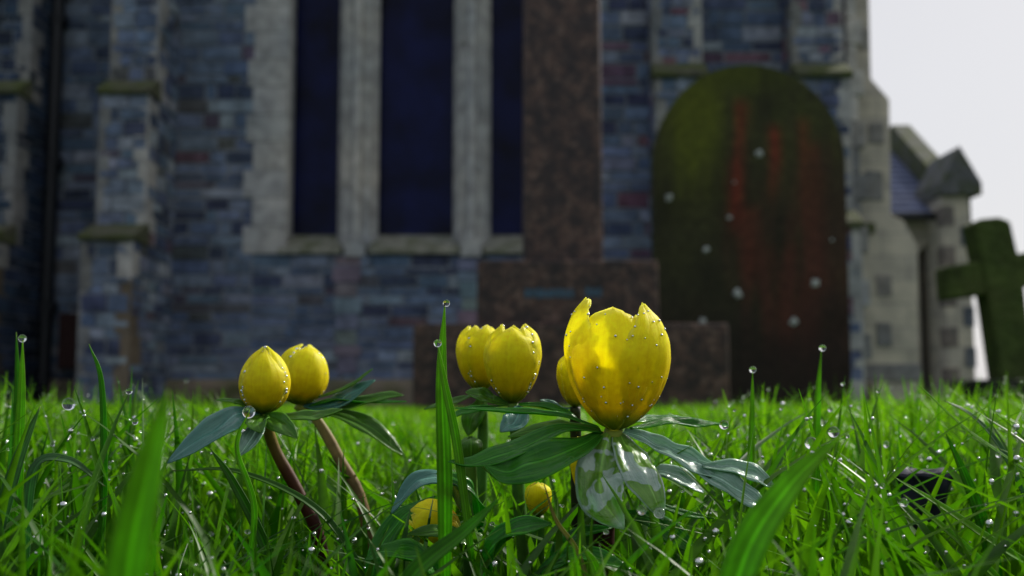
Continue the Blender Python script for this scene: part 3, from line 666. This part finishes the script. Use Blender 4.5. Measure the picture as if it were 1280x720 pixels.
def silver_sheen(m, lo, hi, rim, scale):  # paints the water film's pale sky reflection into the base colour
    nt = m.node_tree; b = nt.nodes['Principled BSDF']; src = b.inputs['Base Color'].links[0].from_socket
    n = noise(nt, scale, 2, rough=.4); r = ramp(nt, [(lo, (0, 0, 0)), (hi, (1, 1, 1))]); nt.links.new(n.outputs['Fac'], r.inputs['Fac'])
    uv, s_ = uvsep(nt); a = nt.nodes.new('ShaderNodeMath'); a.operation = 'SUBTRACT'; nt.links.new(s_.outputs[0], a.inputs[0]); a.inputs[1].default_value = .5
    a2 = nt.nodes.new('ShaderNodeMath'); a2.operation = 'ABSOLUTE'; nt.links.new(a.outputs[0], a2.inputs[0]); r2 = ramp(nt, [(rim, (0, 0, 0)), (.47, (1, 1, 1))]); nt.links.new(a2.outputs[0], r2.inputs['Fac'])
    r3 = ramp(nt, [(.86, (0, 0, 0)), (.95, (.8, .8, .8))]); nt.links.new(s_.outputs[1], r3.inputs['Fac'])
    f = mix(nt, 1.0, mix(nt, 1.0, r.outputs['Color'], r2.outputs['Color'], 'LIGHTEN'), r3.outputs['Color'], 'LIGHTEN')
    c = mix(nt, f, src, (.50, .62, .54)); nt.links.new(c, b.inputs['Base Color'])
silver_sheen(m_glaze, .555, .575, .43, 170)
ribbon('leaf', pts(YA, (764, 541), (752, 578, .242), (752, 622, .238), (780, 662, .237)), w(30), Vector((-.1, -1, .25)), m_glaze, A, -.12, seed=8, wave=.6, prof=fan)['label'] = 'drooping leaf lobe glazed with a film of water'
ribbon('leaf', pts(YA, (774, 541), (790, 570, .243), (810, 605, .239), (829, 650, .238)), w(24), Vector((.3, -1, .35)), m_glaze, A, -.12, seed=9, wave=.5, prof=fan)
ribbon('leaf', pts(YA, (776, 640, .256), (815, 652, .254), (845, 672, .252), (869, 692, .25)), w(16), cam_up(1.0), M_LEAF, A, .3, seed=10, wave=.3)
ribbon('leaf', pts(YA, (800, 590, .262), (830, 590, .262), (856, 600, .262), (880, 616, .262)), w(14), cam_up(.9), M_LEAFW, A, .3, seed=11, wave=.3)
ribbon('leaf', pts(YA, (800, 620, .258), (835, 636, .258), (860, 644, .258), (893, 648, .258)), w(7), cam_up(.6), M_LEAF, A, .3, seed=12)

def aconite(label, Y, bx, bw, ytop, ybot, leaves, stem_pts, mat, seed, **kw):
    E = empty('winter_aconite', ground_pt(stem_pts[-1][0], Y + .002), label, 'flower', G_AC)
    nb = P(bx, ybot, Y); bud(E, nb, px2m(bw / 2, Y), px2m(ybot - ytop, Y), seed, **kw)
    stem('stem', [P(bx, ybot + 1, Y)] + pts(Y + .002, *stem_pts[:-1]) + [ground_pt(stem_pts[-1][0], Y + .002)], kw.get('sr', 0) or .0014, .0019, mat, E)
    for i, L in enumerate(leaves):
        p, wd, up, m = L[:4]; ribbon('leaf', pts(Y, *p), px2m(wd, Y), up, m, E, L[4] if len(L) > 4 else .3, seed=seed * 7 + i, wave=.35)
    return E
M_LEAFG = leaf_mat('blue_grey_leaf', (.04, .15, .12), (.08, .23, .18), .3, .2, .5)
aconite('front yellow aconite of the middle pair, rounded closed bud above flat leaves', .288, 641, 73, 406, 503,
        [([(638, 506), (600, 512), (575, 518), (548, 530)], 9, cam_up(.4), M_LEAF), ([(644, 506), (680, 508), (705, 516), (722, 524)], 9, cam_up(.4), M_LEAF),
         ([(636, 506), (615, 500), (598, 494), (582, 490)], 12, cam_up(.8), M_LEAFB), ([(646, 508, .285), (648, 520, .278), (640, 530, .274), (625, 540, .272)], 15, cam_up(1.2), M_LEAFG)],
        [(646, 560), (650, 640), (668, 720)], M_STEMG, 21, tip=.5, rot=-95, point=3.0)
aconite('rear yellow aconite of the middle pair, half hidden behind its neighbour', .31, 601, 62, 408, 488,
        [([(600, 492), (575, 500), (555, 506), (530, 512)], 10, cam_up(.4), M_LEAFB), ([(604, 492), (600, 510), (590, 525), (585, 545)], 14, cam_up(1.), M_LEAFB)],
        [(604, 540), (600, 640), (596, 720)], M_STEMG, 33, tip=.5, rot=-60, point=2.8)
aconite('front yellow aconite of the left pair, pointed bud on a reddish-brown stem', .285, 330, 64, 431, 516,
        [([(328, 518), (300, 520, .28), (262, 542, .272), (209, 579, .268)], 21, cam_up(1.0), M_LEAFG, .2), ([(330, 520), (322, 535, .28), (312, 552, .276), (297, 571, .274)], 12, cam_up(1.3), M_LEAFW),
         ([(334, 519), (370, 522), (400, 520), (428, 512)], 12, cam_up(.5), M_LEAFB), ([(326, 518), (340, 524, .28), (352, 532, .276), (372, 548, .274)], 14, cam_up(1.1), M_LEAFB),
         ([(322, 516), (300, 505), (290, 502), (270, 500)], 7, cam_up(.4), M_LEAFB), ([(332, 519), (325, 525, .278), (322, 530, .275), (326, 541, .273)], 14, cam_up(1.4), M_LEAFB)],
        [(343, 560), (375, 620), (400, 680), (424, 720)], M_STEMR, 45, tip=.10, rot=-78, point=1.5, wide=[.10, .50, .86, 1.0, .90, .56], W=66)
aconite('rear yellow aconite of the left pair, domed bud above spreading blue-green leaves', .315, 371, 66, 432, 505,
        [([(376, 506), (410, 508), (440, 492), (469, 475)], 13, cam_up(.9), M_LEAFG, .2), ([(380, 500), (415, 492), (445, 478), (466, 461)], 5, cam_up(.4), M_LEAFB),
         ([(385, 510), (430, 508), (470, 498), (505, 494)], 12, cam_up(.6), M_LEAFB), ([(385, 512), (430, 520), (470, 540), (505, 570)], 14, cam_up(.8), M_LEAFB),
         ([(385, 508), (420, 500), (460, 503), (508, 502)], 8, cam_up(.3), M_LEAF)],
        [(396, 525), (425, 575), (455, 640), (478, 720)], M_STEMT, 57, tip=.22, rot=-60, point=2.4, tilty=9, wide=[.10, .50, .86, 1.0, .94, .68])
aconite('yellow aconite hidden close behind the left edge of the largest flower', .292, 719, 46, 440, 508,
        [([(716, 510), (700, 512), (690, 505), (675, 500)], 7, cam_up(.4), M_LEAFG)], [(720, 560), (722, 640), (724, 720)], stem_mat('dark_stem', [(0, (.02, .03, .01)), (1, (.012, .012, .008))]), 69, tip=.4, rot=-90)
aconite('half open greenish yellow aconite low below the leaf of the largest flower', .278, 736, 44, 548, 625,
        [], [(737, 640), (738, 680), (739, 720)], M_STEMG, 81, tip=.6, rot=-80)
aconite('nodding amber aconite bud sheltered under a pale arched leaf near the ground', .262, 575, 56, 600, 665,
        [([(578, 640), (565, 606, .25), (525, 600, .246), (488, 643, .245)], 16, cam_up(.5), M_LEAFG, .2), ([(600, 665, .256), (598, 630, .25), (580, 604, .247), (545, 592, .247)], 13, cam_up(.5), M_LEAF, .2), ([(600, 690, .25), (575, 672, .247), (545, 664, .246), (508, 668, .246)], 10, cam_up(1.0), M_LEAFB, .2)],
        [(585, 690), (588, 705), (590, 720)], M_STEMG, 93, tip=.35, rot=-90, tilty=-72)
aconite('small orange-yellow aconite bud glimpsed between the green stems', .283, 673, 32, 604, 645,
        [], [(673, 660), (672, 690), (672, 720)], M_STEMG, 99, tip=.3, rot=-90)
aconite('unopened green aconite bud in the shade left of the middle pair', .275, 588, 30, 546, 578,
        [([(588, 580), (600, 575), (612, 585), (622, 600)], 9, cam_up(.7), M_LEAFB)], [(590, 620), (592, 660), (594, 720)], M_STEMG, 105, tip=.1, rot=-90)
for ch in bpy.data.objects:
    if ch.name.startswith('petal') and ch.parent and 'unopened' in ch.parent.get('label', ''): ch.data.materials[0] = M_LEAFB

LOWL = empty('basal_leaf_clump', ground_pt(640, .255), 'dark broad-lobed leaves low among the stems below the middle aconites', 'leaf clump')
for i, (p, wd) in enumerate([([(600, 760, .25), (610, 700, .246), (640, 665, .242), (690, 655, .24)], 22), ([(560, 760, .24), (540, 710, .238), (500, 690, .236), (455, 700, .236)], 18),
        ([(700, 760, .25), (700, 700, .25), (720, 670, .248), (765, 660, .246)], 16), ([(640, 760, .26), (620, 690, .262), (590, 665, .264), (550, 672, .264)], 20),
        ([(660, 740, .24), (690, 705, .236), (730, 695, .234), (790, 712, .232)], 17), ([(460, 760, .26), (470, 700, .262), (500, 650, .266), (545, 620, .268)], 15)]):
    ribbon('leaf', pts(.25, *p), px2m(wd, .25), cam_up(.6), (M_LEAF, M_LEAFB)[i == 3], LOWL, .3, seed=300 + i, wave=.5)
# dark shard in the grass, right
mb = MB(); SY = .31
top = [P(1117, 592, SY), P(1192, 590, SY), P(1194, 586, SY + .014), P(1122, 588, SY + .014)]
bot = [P(1146, 665, SY + .004), P(1166, 668, SY + .002), P(1168, 664, SY + .008), P(1150, 662, SY + .008)]
mb.hexa(bot + top); sh = mb.build('slate_shard', simple('blue_black_slate', (.012, .011, .024), .4, 0, .35, 120, .6), None)
bm = bmesh.new(); bm.from_mesh(sh.data); bmesh.ops.subdivide_edges(bm, edges=bm.edges, cuts=12, use_grid_fill=True)
for vv in bm.verts: k = vv.co * 160; vv.co += Vector((mnoise.noise(k), mnoise.noise(k + Vector((9, 0, 0))), .8 * mnoise.noise(k + Vector((0, 9, 0))))) * .0014 + Vector((mnoise.noise(k * 4), mnoise.noise(k * 4.1), mnoise.noise(k * 3.9))) * .0004
bm.to_mesh(sh.data); bm.free(); sh.data.polygons.foreach_set('use_smooth', [True] * len(sh.data.polygons))
tag(sh, 'blue-black broken slate shard wedged upright in the grass at right', 'slate shard')
mb = MB(); a, b2 = P(1110, 690, .37), P(1126, 628, .37); mb.hexa([P(1108, 700, .37), P(1132, 700, .37), P(1132, 700, .38), P(1108, 700, .38), P(1114, 636, .37), P(1130, 630, .37), P(1130, 630, .376), P(1114, 636, .376)])
tg = mb.build('dead_stalk', simple('dead_brown_stalk', (.09, .035, .02), .8, 0, .3, 200, .4), None, .0006); tag(tg, 'short broken reddish-brown dead stalk left of the slate shard', 'dead stalk')

# ------------------------------------------------------------------ grass: one mass, every blade real geometry
def skyline(px, Y):
    s = np.clip(np.abs(px - 600) / 420, 0, 1) ** 1.5
    mid = np.where(Y < .235, 655, np.where(Y < .30, 590, np.where(Y < .42, 540, np.where(Y < .8, 512, 497))))
    side = np.where(Y < .20, 600, np.where(Y < .235, 520, np.where(Y < .42, 455, np.where(Y < .8, 462, 484))))
    lim = mid * (1 - s) + side * s
    lim = np.where((px > 1105) & (px < 1205) & (Y < .315), np.maximum(lim, 700), lim)
    lim = np.where((px > 225) & (px < 480) & (Y < .29), np.maximum(lim, 625), lim)
    return lim
def blades(n, y0, y1, hmean, hsd, wid, segs, three, margin, power=1.0, clump=1.0):
    Y = y0 + (y1 - y0) * RNG.random(n) ** power; half = .53 * Y + margin; Xb = (RNG.random(n) * 2 - 1) * half
    h = np.clip(RNG.normal(hmean, hsd, n), hmean * .35, hmean * 1.9)
    cl = np.array([mnoise.noise(Vector((x * 9 * clump, y * 9 * clump, 2.2))) for x, y in zip(Xb, Y)]); h *= 1 + .35 * cl
    ang = RNG.random(n) * 2 * np.pi; lean = np.abs(RNG.normal(.45, .38, n)) * h; face = RNG.random(n) * np.pi
    tx, ty = Xb + np.cos(ang) * lean, Y + np.sin(ang) * lean
    ty = np.maximum(ty, .12)
    pxs = 640 + FPX * tx / ty; lim = skyline(pxs, ty) + np.abs(RNG.normal(0, 22, n)) * np.clip(1.2 - ty * .3, .2, 1)
    zmax = CAM_H + (488 - lim) / FPX * ty
    h = np.minimum(h, np.maximum(zmax, .006))
    # keep bare the space where the camera and flower heads stand
    keep = np.ones(n, bool)
    keep &= ~((np.hypot(Xb, Y) < .15))
    Xb, Y, h, ang, lean, face, cl = [a[keep] for a in (Xb, Y, h, ang, lean, face, cl)]; n = len(Xb)
    lean = np.minimum(lean, h * 1.5)
    s = np.linspace(0, 1, segs + 1)[None, :]
    w = (wid * (.6 + .8 * RNG.random(n)))[:, None] * np.clip(1 - s ** 2.2, .03, 1) * .5
    cx = Xb[:, None] + np.cos(ang)[:, None] * lean[:, None] * s ** 2.1; cy = Y[:, None] + np.sin(ang)[:, None] * lean[:, None] * s ** 2.1
    cz = h[:, None] * (s - .12 * (lean / h)[:, None] * s ** 3)
    fa = face[:, None] + .5 * s * RNG.normal(0, 1, n)[:, None]
    dx, dy = np.cos(fa), np.sin(fa); cols_ = 3 if three else 2
    V = np.zeros((n, segs + 1, cols_, 3), np.float32)
    us = [-1, 0, 1] if three else [-1, 1]
    for k, u in enumerate(us):
        fo = .35 * w if (three and u == 0) else 0
        V[:, :, k, 0] = cx + dx * w * u - dy * fo; V[:, :, k, 1] = cy + dy * w * u + dx * fo; V[:, :, k, 2] = cz
    V[..., 2] += (-.008 * np.clip(Y - 1, 0, 8))[:, None, None]
    base = RNG.random(n)[:, None]; A_ = np.array([.014, .085, .003]); B_ = np.array([.165, .35, .007]); C_ = np.array([.035, .14, .03])
    mixv = np.clip(base * .8 + .3 * cl[:, None] + .1 + .25 * np.clip((Y - .5) / 1.5, 0, 1)[:, None] + .12 * np.clip(Xb / np.maximum(Y, .2) * 2, -1, 1)[:, None], 0, 1); col = A_ * (1 - mixv) + B_ * mixv  # far and right blades yellower: backlight painted into the blade colour
    q = RNG.random(n); col[q < .12] = C_ * (.7 + .6 * RNG.random((q < .12).sum()))[:, None]
    mixv *= (.45 + .55 * np.clip((Y - .25) / .3, 0, 1))[:, None]; col = A_ * (1 - mixv) + B_ * mixv; dead = (RNG.random(n) < .015) & (wid > .003) & (Y > .8); col[dead] = np.array([.22, .17, .06])  # near blades darkened: shade painted into the blade colour
    Cc = np.ones((n, segs + 1, cols_, 4), np.float32); Cc[..., :3] = col[:, None, None, :]
    b = (np.arange(n) * (segs + 1) * cols_)[:, None, None]; i = np.arange(segs)[None, :, None]; j = np.arange(cols_ - 1)[None, None, :]
    a = b + i * cols_ + j; F = np.stack([a, a + 1, a + 1 + cols_, a + cols_], -1).reshape(-1, 4)
    return V.reshape(-1, 3), F, Cc.reshape(-1, 4), np.stack([cx[:, -1], cy[:, -1], cz[:, -1]], 1), (cx, cy, cz)
parts = [blades(6500, .15, .8, .062, .016, .0034, 9, True, .12, .8), blades(5500, .15, .8, .032, .010, .0024, 7, True, .12, .8),
         blades(28000, .8, 3.0, .037, .013, .0055, 5, False, .5, .8, .5), blades(80000, 3.0, 8.9, .030, .009, .007, 3, False, 1.0, .9, .2),
         blades(16000, 8.9, 22, .028, .008, .02, 2, False, 3, 1, .1)]
VV, FF, CC, o0 = [], [], [], 0
for v_, f_, c_, t_, _ in parts: VV.append(v_); FF.append(f_ + o0); CC.append(c_); o0 += len(v_)
VV, FF, CC = np.concatenate(VV), np.concatenate(FF), np.concatenate(CC)
keepf = VV[FF[:, 0]]; inside = (keepf[:, 1] > WALL_Y) & (keepf[:, 0] < XC + 1.2); FF = FF[~inside]
gm = bpy.data.meshes.new('grass'); gm.vertices.add(len(VV)); gm.vertices.foreach_set('co', VV.astype(np.float32).ravel())
gm.loops.add(len(FF) * 4); gm.loops.foreach_set('vertex_index', FF.astype(np.int32).ravel())
gm.polygons.add(len(FF)); gm.polygons.foreach_set('loop_start', np.arange(len(FF), dtype=np.int32) * 4)
gm.polygons.foreach_set('use_smooth', np.ones(len(FF), bool)); gm.update(calc_edges=True)
ca = gm.color_attributes.new('Col', 'FLOAT_COLOR', 'POINT'); ca.data.foreach_set('color', CC.astype(np.float32).ravel())
go = link('grass', gm, M_GRASS); tag(go, 'dewy green churchyard grass of many thin blades', 'grass', kind='stuff')

# ------------------------------------------------------------------ single tall blades
def blade_mesh(name, P3, wid, up, col, n=26, m=11, seed=0, root=.6):
    c = spline(P3, n); vs, fs = [], []; up = Vector(up)
    for i in range(n):
        t = i / (n - 1); T = (c[min(i + 1, n - 1)] - c[max(i - 1, 0)]).normalized(); S = T.cross(up).normalized(); Nn = S.cross(T)
        k = max(.02, (1 - t ** 2.6)) * (root + (1 - root) * min(1, t * 3))
        for j in range(m): u = -1 + 2 * j / (m - 1); vs.append(c[i] + S * u * wid * k + Nn * (abs(u) * .35 * wid * k))
    for i in range(n - 1):
        for j in range(m - 1): a = i * m + j; fs.append((a, a + 1, a + 1 + m, a + m))
    cc = []
    for i in range(n):
        for j in range(m):
            u = -1 + 2 * j / (m - 1); k = 1 + .22 * math.cos(u * 11) + (.35 if j == m // 2 else 0) + .35 * mnoise.noise(Vector((i / n * 4, u * .5, seed))); br_ = .5 if i > n - 2 else 0
            cc.append((col[0] * k * (1 + .5 * i / n) + .1 * br_, col[1] * k, col[2] * k))
    o = link(name, mesh(name, vs, fs, True, cc), M_GRASS); md = o.modifiers.new('thickness', 'SOLIDIFY'); md.thickness = .0002; return o
G1 = (.045, .22, .006); G2 = (.11, .33, .008); G3 = (.035, .14, .012); G4 = (.06, .18, .06); FC = Vector((0, -1, .15))
HB = [  # label, Y, points base -> tip (px), half width px, colour
 ('broad upright grass blade left of the middle aconites with a dewdrop at its tip', .236, [(556, 760), (556, 600), (552, 470), (556, 379)], 10, G2, FC),
 ('narrow bright blade leaning against the broad upright blade in the centre', .232, [(590, 700), (572, 560), (556, 480), (547, 430)], 6, G2, FC),
 ('thin solitary blade curving up left of the blurred wide leaf', .27, [(124, 720), (130, 600), (127, 480), (111, 430)], 5, G1, FC),
 ('upright blade at the far left edge topped by a dewdrop', .29, [(20, 760), (22, 620), (27, 500), (28, 424)], 8, G2, FC),
 ('taller unbeaded blade just left of the far-left dewdrop blade', .30, [(10, 760), (14, 620), (22, 500), (20, 415)], 7, G1, FC),
 ('very wide out-of-focus grass blade close to the lens at lower left', .118, [(150, 900), (160, 720), (185, 590), (210, 488)], 29, G2, FC),
 ('straight solitary blade with a dewdrop tip in front of the headstone', .33, [(1018, 700), (1020, 590), (1022, 500), (1027, 436)], 6, G2, FC),
 ('blurred wide blade slanting up at lower right of the largest flower', .165, [(890, 860), (930, 700), (985, 610), (1050, 545)], 24, G2, Vector((-.3, -1, .4))),
 ('upper of two long blades lying diagonally over the slate shard', .235, [(1330, 730, .24), (1260, 690), (1180, 635), (1116, 595)], 7, G2, cam_up(1)),
 ('lower of two long blades lying diagonally over the slate shard', .225, [(1290, 770, .23), (1235, 712), (1180, 660), (1130, 618)], 7, G2, cam_up(1)),
 ('stout blade standing right of the slate shard', .27, [(1250, 760), (1238, 690), (1212, 610), (1182, 540)], 10, G1, FC),
 ('flat blade slanting across below the nodding bud', .205, [(470, 790), (520, 715), (580, 665), (625, 622)], 13, G1, cam_up(1.2)),
 ('bluish blade at the left edge leaning right', .25, [(-30, 740), (0, 650), (25, 570), (50, 508)], 11, G4, FC),
 ('dewy blade arching rightwards over the left lawn', .24, [(30, 720), (42, 590, .24), (85, 575), (132, 608)], 8, G4, cam_up(.8)),
 ('blunt bright blade standing at the foot of the largest flower', .215, [(760, 790), (752, 740), (742, 705), (728, 682)], 9, G2, FC),
 ('thin straw-coloured blade crossing in front of the green stem', .226, [(745, 760), (722, 690), (695, 650), (680, 605)], 3, (.17, .2, .05), FC),
 ('dark blade arching low under the left aconite leaf', .262, [(470, 740), (400, 640), (300, 590), (215, 588)], 5, G3, cam_up(.8)),
 ('dark blade slanting under the front left aconite', .255, [(350, 760), (330, 680), (290, 600), (262, 560)], 7, G3, FC),
 ('slim blade rising in front of the left aconite stalk', .25, [(300, 760), (318, 640), (296, 560), (312, 512)], 4, G2, FC),
 ('beaded blade third from the right of the granite step', .31, [(935, 700), (938, 600), (940, 520), (941, 463)], 5, G2, FC),
 ('pale blade leaning in at the right edge of the lawn', .3, [(1290, 640), (1250, 560), (1215, 520), (1180, 500)], 6, G4, cam_up(.6)),
 ('blade crossing behind the diagonal pair at the right edge', .27, [(1300, 600), (1240, 560), (1200, 530), (1150, 482)], 4, G2, cam_up(.5)),
]
TIPS = []
for i, (lab, Y, p, hw, c, up) in enumerate(HB):
    q = pts(Y, *p); o = blade_mesh('grass_blade', q, px2m(hw, Y), up, c, seed=i); tag(o, lab, 'grass blade', 'tall blades standing out of the grass')

# ------------------------------------------------------------------ dew
def ico(sub): 
    bm = bmesh.new(); bmesh.ops.create_icosphere(bm, subdivisions=sub, radius=1.0); me = bpy.data.meshes.new('dewdrop'); bm.to_mesh(me); bm.free()
    me.polygons.foreach_set('use_smooth', [True] * len(me.polygons)); me.materials.append(m_wat); return me
DM = ico(3)
GD = 'dewdrops on the grass blades'
def drop(p, r, label, sq=1.0):
    o = bpy.data.objects.new('dewdrop', DM); o.location = p; o.scale = (r, r * .95, r * sq); o.rotation_euler = (random.uniform(-.5, .5), random.uniform(-.5, .5), 0); COL.objects.link(o); tag(o, label, 'dewdrop', GD)
NAMED = [(558, 379, .236, 4.5, 'dewdrop at the tip of the broad upright blade in the centre'), (547, 429, .2305, 5, 'dewdrop halfway down the broad upright blade in the centre'),
 (28, 423, .289, 5, 'dewdrop on the tip of the upright far-left blade'), (1028, 435, .329, 4.5, 'dewdrop on the tip of the solitary blade before the headstone'),
 (311, 515, .262, 8, 'large clear dewdrop hanging beside the neck of the left pointed bud'), (1014, 554, .25, 8, 'largest dewdrop in the lawn at right, ring-shaped and clear'),
 (86, 505, .29, 8, 'pale blurred dewdrop hanging below the far-left blades'), (941, 462, .309, 4.5, 'dewdrop on the beaded blade right of the granite step'),
 (1130, 628, .222, 5.5, 'dewdrop under the tip of the lower diagonal blade by the shard'), (905, 531, .259, 6, 'dewdrop on the tip of the right flat leaf of the largest flower'),
 (1042, 540, .27, 7, 'dewdrop just above the largest ring-shaped drop'), (1136, 582, .33, 5, 'dewdrop resting on the top edge of the slate shard'), (1190, 591, .34, 5, 'dewdrop at the right corner of the slate shard'),
 (824, 641, .236, 7, 'water bead at the tip of the right drooping leaf lobe'), (966, 608, .246, 4, 'dewdrop at the outermost tip of the forked leaf'), (169, 527, .27, 4, 'dewdrop on the lawn between the thin blade and the wide leaf')]
for a, b_, Y, r, lab in NAMED: drop(P(a, b_, Y), px2m(r, Y), lab)
t_all = parts[0][3]; cand = []
for x, y, z in t_all:
    if y > .2:
        a, b_ = proj(Vector((x, y, z)))
        if 0 < a < 1280 and 440 < b_ < 715: cand.append((x, y, z, a, b_))
random.shuffle(cand)
cnt = 0
for x, y, z, a, b_ in cand:
    wgt = .9 if (a > 880 or a < 260) else .35
    if random.random() > wgt or y > .7: continue
    r = .00035 + .0005 * random.random() ** 2; drop(Vector((x, y - .0004, z - r * .2)), r, 'small clear dewdrop clinging to a short blade tip in the lawn', random.uniform(.75, 1.35)); cnt += 1
    if cnt >= 240: break
m_dew, nt, b, o_ = new_mat('fine_dew'); nt.nodes.remove(b); gl = nt.nodes.new('ShaderNodeBsdfGlossy'); gl.inputs['Roughness'].default_value = .2
tr = nt.nodes.new('ShaderNodeBsdfTransparent'); mx = nt.nodes.new('ShaderNodeMixShader'); mx.inputs[0].default_value = .8
nt.links.new(tr.outputs[0], mx.inputs[1]); nt.links.new(gl.outputs[0], mx.inputs[2]); nt.links.new(mx.outputs[0], o_.inputs['Surface'])
# fine mist of droplets along blades, petals and leaves
base = ico(2); bv = np.zeros(len(base.vertices) * 3, np.float32); base.vertices.foreach_get('co', bv); bv = bv.reshape(-1, 3)
bf = np.array([tuple(p.vertices) for p in base.polygons], np.int32)
cs, rs = [], []
cx, cy, cz = parts[0][4]; pickb = RNG.choice(len(cx), 6400, replace=False)
for k in pickb:
    pxk = 640 + FPX * cx[k, -1] / cy[k, -1]
    if cy[k, 0] > .75 or cy[k, 0] < .2 or (240 < pxk < 880 and RNG.random() < .45): continue
    s = RNG.integers(4, 9); cs.append((cx[k, s] + .0003, cy[k, s] - .0008, cz[k, s] + .0002)); rs.append(RNG.uniform(.00025, .00045) + .0006 * RNG.random() ** 4)
for vs, n, m in PETALS[:6]:
    cen = sum(vs, Vector()) / len(vs)
    for k in range(34):
        i = RNG.integers(8, n - 1); j = RNG.integers(1, m - 1) if RNG.random() < .6 else RNG.choice([0, m - 1]); p = vs[i * m + j]
        out = Vector((p.x - nb.x if False else p.x - P(768, 536, YA).x, p.y - YA, 0)).normalized()
        cs.append(tuple(p + out * .0002)); rs.append(RNG.uniform(.00012, .00034))
for vs, n, m in PETALS[6:30]:
    cen = sum(vs, Vector()) / len(vs)
    for k in range(26):
        i = RNG.integers(8, n); j = RNG.choice([0, m - 1]); cs.append(tuple(vs[i * m + j])); rs.append(RNG.uniform(.0002, .00048))
cs = np.array(cs, np.float32); rs = np.array(rs, np.float32); V = (cs[:, None, :] + bv[None] * rs[:, None, None]).reshape(-1, 3); F = (bf[None] + (np.arange(len(cs)) * len(bv))[:, None, None]).reshape(-1, 3)
dm = mesh('dew', V.tolist(), F.tolist(), True); do = link('dew', dm, m_dew); tag(do, 'fine dew beading on the grass, petals and leaves', 'dew', kind='stuff')
